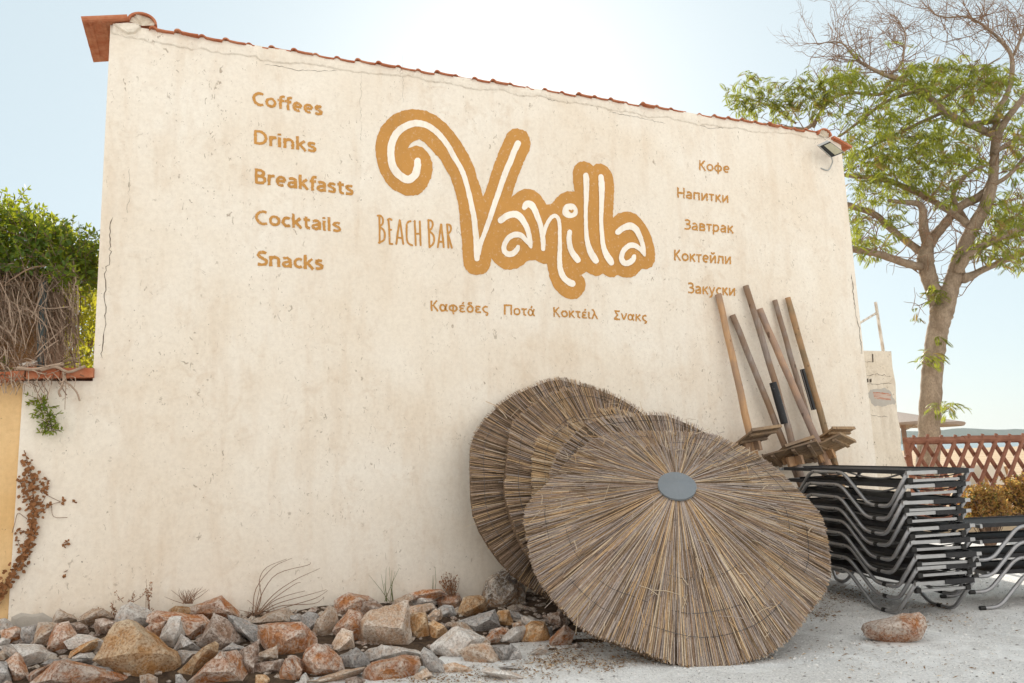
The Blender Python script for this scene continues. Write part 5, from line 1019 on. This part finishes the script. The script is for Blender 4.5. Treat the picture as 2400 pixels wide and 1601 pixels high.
LIMBS = [ # px path, widths px, depth start, depth end
 (a6([(1690,2100),(1692,1568),(1697,1440),(1703,1250),(1712,1050),(1727,900),(1745,760),(1768,640),(1780,560)]), [54,50,47,46,44,45,46,46,50], 0, 0, 'trunk'),
 (a6([(1770,620),(1752,520),(1722,430),(1690,330),(1670,230),(1672,160)]), [36,35,35,36,38,34], 0, .2, 'limb'),
 (a6([(1660,250),(1620,265),(1500,232),(1350,182),(1180,150),(1050,140)]), [22,19,18,17,15,12], .2, -.6, 'limb'),
 (a6([(1665,190),(1590,130),(1500,60),(1400,-20)]) + a3([(1330,1480),(1150,1415),(1030,1380)]), [22,19,17,16,15,14,11], .2, .9, 'limb'),
 (a6([(1672,190),(1685,100),(1660,20)]) + a3([(1650,1440),(1610,1400),(1500,1390),(1420,1380)]), [30,27,22,17,14,11,8], .2, -.4, 'limb'),
 (a6([(1680,150),(1730,60),(1790,-10)]) + a3([(1900,1430),(2050,1350),(2120,1270),(2140,1150),(2150,1000),(2160,930)]), [26,24,22,21,21,22,20,20,19], .2, -.3, 'limb'),
 (a6([(1785,590),(1830,450),(1868,340),(1895,250),(1945,110),(2000,-5)]) + a3([(2080,1420),(2125,1290),(2148,1150)]), [46,40,37,35,31,30,27,24,18], 0, -.3, 'limb'),
 (a6([(1930,345),(1975,335),(2060,292),(2200,232),(2360,170),(2480,140)]), [26,20,16,14,13,11], -.2, .8, 'limb'),
 (a6([(1900,300),(1945,220),(2060,130),(2200,60),(2349,-10),(2460,-60)]), [26,20,16,14,12,10], -.2, -.9, 'limb'),
 (a3([(1960,1545),(1860,1470),(1700,1370),(1500,1275),(1350,1230),(1160,1210),(1020,1190)]), [17,15,14,13,12,10,7], -.2, .6, 'limb'),
 (a3([(2150,930),(2010,870),(1830,790),(1720,690),(1620,600),(1500,545),(1400,520),(1260,450),(1180,390),(1100,300),(1000,290),(930,310)]), [19,18,17,16,15,12,10,8,6,4,3,2], -.3, .3, 'limb'),
 (a3([(2160,950),(2210,850),(2260,780),(2349,670),(2450,560)]), [20,17,15,13,10], -.3, -1., 'limb'),
 (a3([(2150,900),(2180,750),(2250,600),(2265,400),(2190,280),(2110,210),(2030,150),(1940,115),(1830,120),(1740,100),(1690,50)]), [17,14,12,10,8,6.5,6,5,4,3,2], -.3, .4, 'limb'),
 (a3([(2265,400),(2300,330),(2349,200),(2380,60)]), [8,7,6,4], .1, -.2, 'limb'),
 (a3([(2150,830),(1980,850),(1840,785)]), [14,12,9], -.3, .1, 'limb'),
 (a3([(1420,520),(1500,450),(1525,330),(1530,230),(1480,130)]), [7,6,5,3.5,2], .2, .5, 'limb'),
 (a3([(1760,700),(1900,600),(2050,480),(2180,400)]), [9,7,5,3], 0, -.6, 'limb'),
 (a3([(1800,770),(1600,860),(1400,960),(1200,1060),(1100,1090)]), [9,8,6,5,3], 0, .8, 'limb'),
 (a3([(1640,620),(1400,700),(1200,850),(1050,960),(1000,1000)]), [10,9,8,6,4], .3, 1.4, 'limb'),
 (a3([(1560,570),(1350,650),(1150,640),(1000,700),(880,870),(760,880),(560,850)]), [10,9,8,8,9,7,4], .3, 1.8, 'limb'),
 (a3([(900,880),(960,760),(1060,640),(1000,560)]), [7,6,4,3], 1.6, 1.2, 'limb'),
 (a3([(780,850),(650,760),(520,700),(440,680)]), [6,5,4,2], 1.7, 2.0, 'limb'),
 (a3([(1960,1540),(1860,1350),(1960,1200),(2100,1130)]), [15,12,9,7], .2, -.5, 'limb'),
 (a3([(2130,1280),(2250,1200),(2349,1090),(2420,1040)]), [12,10,9,7], -.3, -.7, 'limb'),
 (a3([(2150,1050),(2250,980),(2349,920)]), [12,9,7], -.3, .4, 'limb')]
TWIGSRC = []; trunk = None
for P, w_, d0, d1, nm in LIMBS:
    Y = np.linspace(TY + d0, TY + d1, len(P)); C = smoothpath(np.array([at(x, y, yy) for (x, y), yy in zip(P, Y)]), 5); wr = np.interp(np.linspace(0, 1, len(C)), np.linspace(0, 1, len(P)), w_) / 2 / FPX * TY
    C = C + RNG.normal(0, .006, C.shape) * (wr[:, None] / .15); mb = MB(); mb.tube(C, wr * (1 + (.018 if nm == 'trunk' else .035) * RNG.normal(size=len(C))), 12 if wr.max() > .06 else 7); o = mb.build(nm, M_BARK, tr if nm == 'trunk' else trunk, smooth=True)
    if nm == 'trunk': trunk = o; trunk.name = 'trunk'
    else: TWIGSRC.append((C, wr))
mb = MB()
def twig(p, d, L, r, dep):
    n = 4; P = [p]; q = p.copy(); dd = d / np.linalg.norm(d)
    for i in range(n): dd = dd + RNG.normal(0, .22, 3) + [0, 0, .05]; dd /= np.linalg.norm(dd); q = q + dd * L / n; P.append(q)
    mb.tube(P, np.linspace(r, r * .45, n + 1), 4 if r > .006 else 3, cap=False)
    if dep > 0:
        for i in range(1, n + 1):
            for _ in range(1 if dep > 1 else int(RNG.integers(1, 3))): twig(P[i], dd + RNG.normal(0, .8, 3) * [1, .7, 1], L * RNG.uniform(.4, .7), r * .6, dep - 1)
for C, wr in TWIGSRC:
    L = np.linalg.norm(np.diff(C, axis=0), axis=1).sum()
    for _ in range(int(L * 5.5)):
        k = int(RNG.integers(len(C) // 3, len(C))) if len(C) > 5 else len(C) - 1; d = RNG.normal(0, 1, 3) * [1, .6, .7] + [0, 0, .25]; twig(C[k], d, RNG.uniform(.35, .9), min(.011, wr[k] * .5), 1)
BARE = [(TWIGSRC[10-1], .5), (TWIGSRC[12-1], .35), (TWIGSRC[13-1], .2), (TWIGSRC[15-1], .2)]
for (C, wr), f0 in BARE:
    for _ in range(20):
        k = int(RNG.integers(int(len(C) * f0), len(C))); d = RNG.normal(0, .8, 3) * [1, .6, .8] + [-.15, 0, .55]; twig(C[k], d, RNG.uniform(.45, 1.0), .008, 2)
mb.build('twigs', M_BTWIG, trunk)
# feathery leaves
def frond(m2, p, d, L, mi):
    d = d / np.linalg.norm(d); s = np.cross(d, [0, 0, 1]); s /= np.linalg.norm(s) + 1e-9; q = p.copy(); n = int(RNG.integers(9, 14)); st = L / n
    for i in range(n):
        d = d + [0, 0, -.13] + RNG.normal(0, .04, 3); d /= np.linalg.norm(d); q = q + d * st; ll = L * .26 * math.sin(math.pi * (i + 1.2) / (n + 1.6)) + .012
        for sg in (-1, 1):
            t = s * sg * .9 + d * .5 + np.array([0, 0, -.35]); t /= np.linalg.norm(t); u_ = np.cross(t, d); u_ /= np.linalg.norm(u_) + 1e-9; w2 = np.cross(u_, t) * ll * .15
            m2.add([q, q + t * ll * .5 + w2, q + t * ll, q + t * ll * .5 - w2], [(0, 1, 2, 3)], mi)
m2 = MB()
CL_ = [(a3([(390,640)])[0],34,26,60),(a3([(370,720)])[0],24,24,30),(a3([(520,640)])[0],48,34,90),(a3([(700,640)])[0],55,34,130),(a3([(900,620)])[0],60,36,150),(a3([(1080,600)])[0],55,30,120),(a3([(600,740)])[0],55,26,90),(a3([(860,720)])[0],60,28,100),(a3([(430,760)])[0],26,24,36),(a3([(480,520)])[0],26,12,22),(a3([(1000,500)])[0],46,16,40),(a3([(1180,520)])[0],46,18,40),
 (a3([(1500,620)])[0],70,34,150),(a3([(1700,520)])[0],70,34,150),(a3([(1900,470)])[0],60,24,90),(a3([(1850,620)])[0],70,34,130),(a3([(2050,560)])[0],55,36,110),(a3([(2150,520)])[0],36,26,70),(a3([(2290,600)])[0],36,30,60),(a3([(1300,800)])[0],70,30,90),(a3([(1600,780)])[0],70,30,110),(a3([(2000,750)])[0],60,34,100),
 (a3([(1300,1000)])[0],75,40,150),(a3([(1550,980)])[0],75,40,170),(a3([(1800,960)])[0],75,44,190),(a3([(1950,1060)])[0],55,44,110),(a3([(1250,1150)])[0],55,40,110),(a3([(1480,1160)])[0],65,40,130),(a3([(1720,1180)])[0],65,40,150),(a3([(2250,850)])[0],46,46,90),(a3([(2300,1080)])[0],40,46,80),(a3([(1300,1310)])[0],50,30,70),(a3([(1450,1330)])[0],50,26,60),(a3([(1800,1330)])[0],50,28,60),
 (a3([(1200,1480)])[0],26,36,46),(a3([(1450,1490)])[0],30,16,30),(a3([(2250,1420)])[0],60,40,120),(a3([(2330,1530)])[0],50,40,100),(a6([(1300,130)])[0],40,22,50),(a6([(1230,40)])[0],26,30,40),(a6([(2080,130)])[0],40,24,50),(a6([(2280,60)])[0],46,40,110),(a6([(2300,230)])[0],40,18,40),(a6([(2150,20)])[0],46,30,70),(a6([(1480,60)])[0],16,12,14),(a6([(1740,440)])[0],13,12,26),(a6([(1705,900)])[0],20,14,34),(a6([(1810,1230)])[0],26,18,34),(a6([(1610,610)])[0],8,8,4),(a6([(1770,760)])[0],10,5,5),(a6([(1900,180)])[0],6,6,6),(a3([(1180,360)])[0],5,9,4),(a3([(1400,300)])[0],5,9,3),(a3([(1600,320)])[0],4,5,3)]
for (cx, cy), sx, sy, n in CL_:
    for _ in range(int(n * (1.4 if cx > 1960 else .85))):
        a, r_ = RNG.uniform(0, 6.28), math.sqrt(RNG.random()); x, y = cx + sx * 1.1 * r_ * math.cos(a) + RNG.normal(0, 4), cy + sy * 1.1 * r_ * math.sin(a) + RNG.normal(0, 4)
        yy = TY + RNG.normal(0, .75) if sx > 14 else TY - .25
        if x < 1945: yy = max(yy, TY + .2) + max(0, (1900 - x) / 250)
        frond(m2, at(x, y, yy), np.array([RNG.normal(0, 1), RNG.normal(0, .8), RNG.uniform(-.25, .7)]), RNG.uniform(.14, .25), int(RNG.random() < .12))
m2.build('crown', [M_TLEAF, M_TLEAF2], tr)

# ------------------------------------------------------------------ fence, shrubs and beach beyond
t_ = NT('red brown stained wood'); v_ = t_.coord('Object'); M_RW = t_.fin(t_.mix(t_.ramp(t_.noise(v_, 8, 6, .65), [(.4, 0), (.65, 1)]), (.19, .075, .045), (.27, .12, .075)), .7)
FA, FB = at(2121, 1034, 10.3), at(2480, 1027, 10.6); fd = (FB - FA) / np.linalg.norm(FB - FA); FLn = np.linalg.norm(FB - FA); fn_ = np.cross(fd, [0, 0, 1])
fe = thing('lattice_fence', 'red brown lattice fence of crossed round poles beyond the stacked loungers', 'fence', (FA[0], FA[1], 0))
mb = MB(); mb.tube([FA, FA + fd * .9], .052, 10); mb.build('top_rail', M_RW, fe); mb = MB(); mb.tube([FA + fd * .86 + [0, 0, .008], FB], .054, 10); mb.build('top_rail', M_RW, fe)
for k in range(-3, 15):
    for sg in (1, -1):
        x0 = .10 + .205 * k; a = FA + fd * x0 - [0, 0, .02]; b = FA + fd * (x0 + sg * -.56) - [0, 0, 1.0]; o_ = fn_ * (.03 if sg > 0 else -.03)
        t0 = 0; t1 = 1
        xs_ = x0 - sg * .56
        if min(x0, xs_) < 0:
            t = (0 - x0) / (xs_ - x0); 
            if x0 < 0: t0 = t
            else: t1 = t
        if max(x0, xs_) < 0 or t1 - t0 < .1: continue
        mb = MB(); mb.tube([a + (b - a) * t0 + o_, a + (b - a) * t1 + o_], .027, 8); mb.build('lattice_pole', M_RW, fe)
        if sg > 0 and x0 > 0: mb = MB(); mb.tube([a + o_ + [0, 0, .05], a + o_ + [.02, 0, .085 + RNG.uniform(0, .02)]], .022, 6); mb.build('pole_end', M_RW, fe)
mb = MB(); p = FA + fd * .03; mb.tube([(p[0], p[1], 0), p], .042, 8); mb.build('fence_post', M_RW, fe)
mb = MB(); mb.tube([FA - [0, 0, 1.02], FB - [0, 0, 1.02]], .045, 8); mb.build('bottom_rail', M_RW, fe)
def shrub(label, cx, cy, sx, sy, Y, n, mats, w):
    r = thing('dry_shrub', label, 'shrub', (at(cx, cy, Y)[0], Y, 0)); mb = MB(); m2 = MB(); c = at(cx, cy, Y); kx = sx / FPX * Y; kz = sy / FPX * Y
    for _ in range(n):
        d = RNG.normal(0, 1, 3); d /= np.linalg.norm(d); rr = RNG.random() ** .4 * (.85 + .75 * noise.noise(Vector(d * 2.3 + np.array([cx, 0, 0])))); q = c + d * rr * [kx, kx * .7, kz]
        if q[2] < .02: continue
        for _k in range(3): leaf(m2, q + RNG.normal(0, .02, 3), RNG.normal(0, 1, 3) + [0, 0, .4], RNG.uniform(.02, .045), None, 1.4, int(RNG.choice(len(mats), p=w)))
        if RNG.random() < .15: mb.tube([np.array([c[0] + RNG.normal(0, .02), Y + RNG.normal(0, .02), 0]), (c * [1, 1, .5] + q) / 2 + RNG.normal(0, .03, 3), q], .005, 3, cap=False)
    m2.build('foliage', mats, r); mb.build('branches', M_TWIG2, r)
M_DRY1 = leafmat('dry rusty leaf', (.22, .105, .035), (.36, .20, .07), (.66, .36, .09), .45); M_DRY2 = leafmat('dry ochre leaf', (.28, .18, .055), (.38, .25, .08), (.66, .45, .11), .45); M_DRY3 = leafmat('dull green leaf', (.08, .10, .03), (.13, .14, .05), (.25, .28, .05), .4)
shrub('dry orange brown shrub before the lattice fence, left of two', 2308, 1185, 52, 46, 9.6, 2600, [M_DRY1, M_DRY2, M_DRY3], [.55, .35, .10])
shrub('dry yellowish shrub before the lattice fence at the right edge', 2405, 1168, 62, 56, 9.9, 3000, [M_DRY1, M_DRY2, M_DRY3], [.5, .42, .08])
# open straw parasol far off behind the trunk
fp = thing('beach_umbrella', 'open straw beach umbrella standing far off behind the tree trunk', 'umbrella', ground(2122, 1230)); c = at(2112, 970, 16.0); mb = MB(); nA = 26; A = np.arange(nA) / nA * 6.2832; R_ = 1.16
tl = np.array([0, 0, 0]); V = [c + np.array([-.15, 0, .06])] + [c + np.array([R_ * math.cos(a), R_ * math.sin(a), -.22 - .04 * math.cos(a) + RNG.normal(0, .012)]) for a in A] + [c + np.array([R_ * .97 * math.cos(a), R_ * .97 * math.sin(a), -.27 - .04 * math.cos(a)]) for a in A] + [c + np.array([-.1, 0, -.08])]
mb.add(V, [(0, j + 1, (j + 1) % nA + 1) for j in range(nA)] + [(j + 1, nA + j + 1, nA + (j + 1) % nA + 1, (j + 1) % nA + 1) for j in range(nA)] + [(2 * nA + 1, nA + (j + 1) % nA + 1, nA + j + 1) for j in range(nA)]); mb.build('straw_canopy', M_ST[3], fp)
p0 = at(2123, 1035, 16.0); mb = MB(); mb.tube([(p0[0], 16, 0), (p0[0] - .02, 16, p0[2] + .35)], .05, 8); mb.build('pole_shaft', M_WPINK, fp); mb = MB(); mb.tube([at(2120, 1008, 16.0), at(2155, 993, 16.0)], .018, 6); mb.build('brace', M_WTIM, fp)
# wooden beach chairs in the sun behind the fence
t_ = NT('sunlit slat wood'); M_SLW = t_.fin((.36, .185, .085), .7); t_ = NT('cream canvas'); M_CANV = t_.fin((.60, .54, .45), .9)
def chair(x, Y, rz, label):
    g = at(x, 1100, Y); root = thing('beach_chair', label, 'chair', (g[0], Y, 0), 'wooden beach chairs beyond the fence'); c_, s_ = math.cos(rz), math.sin(rz); Rz = np.array([[c_, -s_, 0], [s_, c_, 0], [0, 0, 1]])
    T = lambda P: np.array(P) @ Rz.T + [g[0], Y, 0]
    for sx in (-.27, .27):
        for sy, h in ((-.28, .44), (.28, .95)): mb = MB(); mb.tube(T([(sx, sy, 0), (sx, sy + (.12 if h > .5 else 0), h)]), .028, 5); mb.build('leg', M_SLW, root)
        mb = MB(); mb.tube(T([(sx, -.3, .62), (sx, .32, .62)]), .026, 5); mb.build('armrest', M_SLW, root)
    mb = MB(); mb.add(T([(-.27, -.28, .43), (.27, -.28, .43), (.27, .3, .36), (-.27, .3, .36), (-.27, -.28, .39), (.27, -.28, .39), (.27, .3, .32), (-.27, .3, .32)]), [(0, 1, 2, 3), (7, 6, 5, 4), (0, 4, 5, 1), (1, 5, 6, 2), (2, 6, 7, 3), (3, 7, 4, 0)]); mb.build('seat', M_CANV, root)
    mb = MB(); mb.add(T([(-.25, .31, .42), (.25, .31, .42), (.25, .42, .98), (-.25, .42, .98), (-.25, .35, .42), (.25, .35, .42), (.25, .46, .98), (-.25, .46, .98)]), [(3, 2, 1, 0), (4, 5, 6, 7), (0, 1, 5, 4), (1, 2, 6, 5), (2, 3, 7, 6), (3, 0, 4, 7)]); mb.build('backrest', M_CANV, root)
chair(2172, 13.6, .5, 'wooden beach chair beyond the fence, close beside the tree trunk'); chair(2283, 14.2, -.6, 'wooden beach chair beyond the fence, above the left dry shrub'); chair(2378, 13.8, .3, 'wooden beach chair beyond the fence at the right picture edge')
tb = thing('beach_table', 'low white table between the beach chairs beyond the fence', 'table', (at(2328, 1100, 14.6)[0], 14.6, 0)); g = np.array(tb.location); mb = MB(); mb.box(g + [0, 0, .5], .8, .7, .05); mb.build('table_top', M_CANV, tb)
for sx in (-.33, .33):
    for sy in (-.28, .28): mb = MB(); mb.tube([g + [sx, sy, 0], g + [sx, sy, .48]], .03, 5); mb.build('leg', M_CANV, tb)
# sea and hills
t_ = NT('sea water'); v_ = t_.coord('Object', scale=(.02, .1, 1)); M_SEA = t_.fin((.035, .10, .135), .18, t_.bump(t_.noise(v_, 6, 6, .6), .4, .3), spec=.5)
mb = MB(); mb.add([(-4000, 170, -.35), (4000, 170, -.35), (4000, 4000, -.35), (-4000, 4000, -.35)], [(0, 1, 2, 3)]); tag(mb.build('sea', M_SEA), kind='structure')
t_ = NT('wooded hillside'); v_ = t_.coord('Object'); M_HILL = t_.fin(t_.mix(t_.noise(v_, .03, 6, .7), (.04, .065, .06), (.09, .11, .09)), .95)
mb = MB(); V = []; HY = 1500; n = 160
for i in range(n + 1):
    x = -1400 + 3600 * i / n; xp = 1200 + FPX * x / HY
    h = np.interp(xp, [-1500, 0, 1500, 2060, 2150, 2230, 2290, 2340, 2400, 2600, 3600], [6, 14, 10, 26, 28, 25, 29, 28, 23, 18, 5]) + noise.fractal(Vector((x * .02, 0, 0)), .8, 2, 5) * 2.2
    V += [(x, HY, -1), (x, HY + 120, max(1, h)), (x, HY + 420, -1)]
mb.add(V, [(3 * i + j, 3 * i + 3 + j, 3 * i + 4 + j, 3 * i + 1 + j) for i in range(n) for j in range(2)]); tag(mb.build('hills', M_HILL, smooth=True), kind='structure')
HAZE = True
if HAZE:
    t = bpy.data.materials.new('summer haze'); t.use_nodes = True; nt = t.node_tree; nt.nodes.clear(); ou = nt.nodes.new('ShaderNodeOutputMaterial'); pv = nt.nodes.new('ShaderNodeVolumePrincipled')
    pv.inputs['Color'].default_value = (.80, .88, .95, 1); pv.inputs['Density'].default_value = .00008; pv.inputs['Anisotropy'].default_value = .2; nt.links.new(pv.outputs[0], ou.inputs['Volume'])
    mb = MB(); mb.box(np.array([0, 0, 20.0]), 9000, 9000, 44, None); o = tag(mb.build('haze', t), 'thin pale summer haze over the bay', 'haze', kind='stuff')
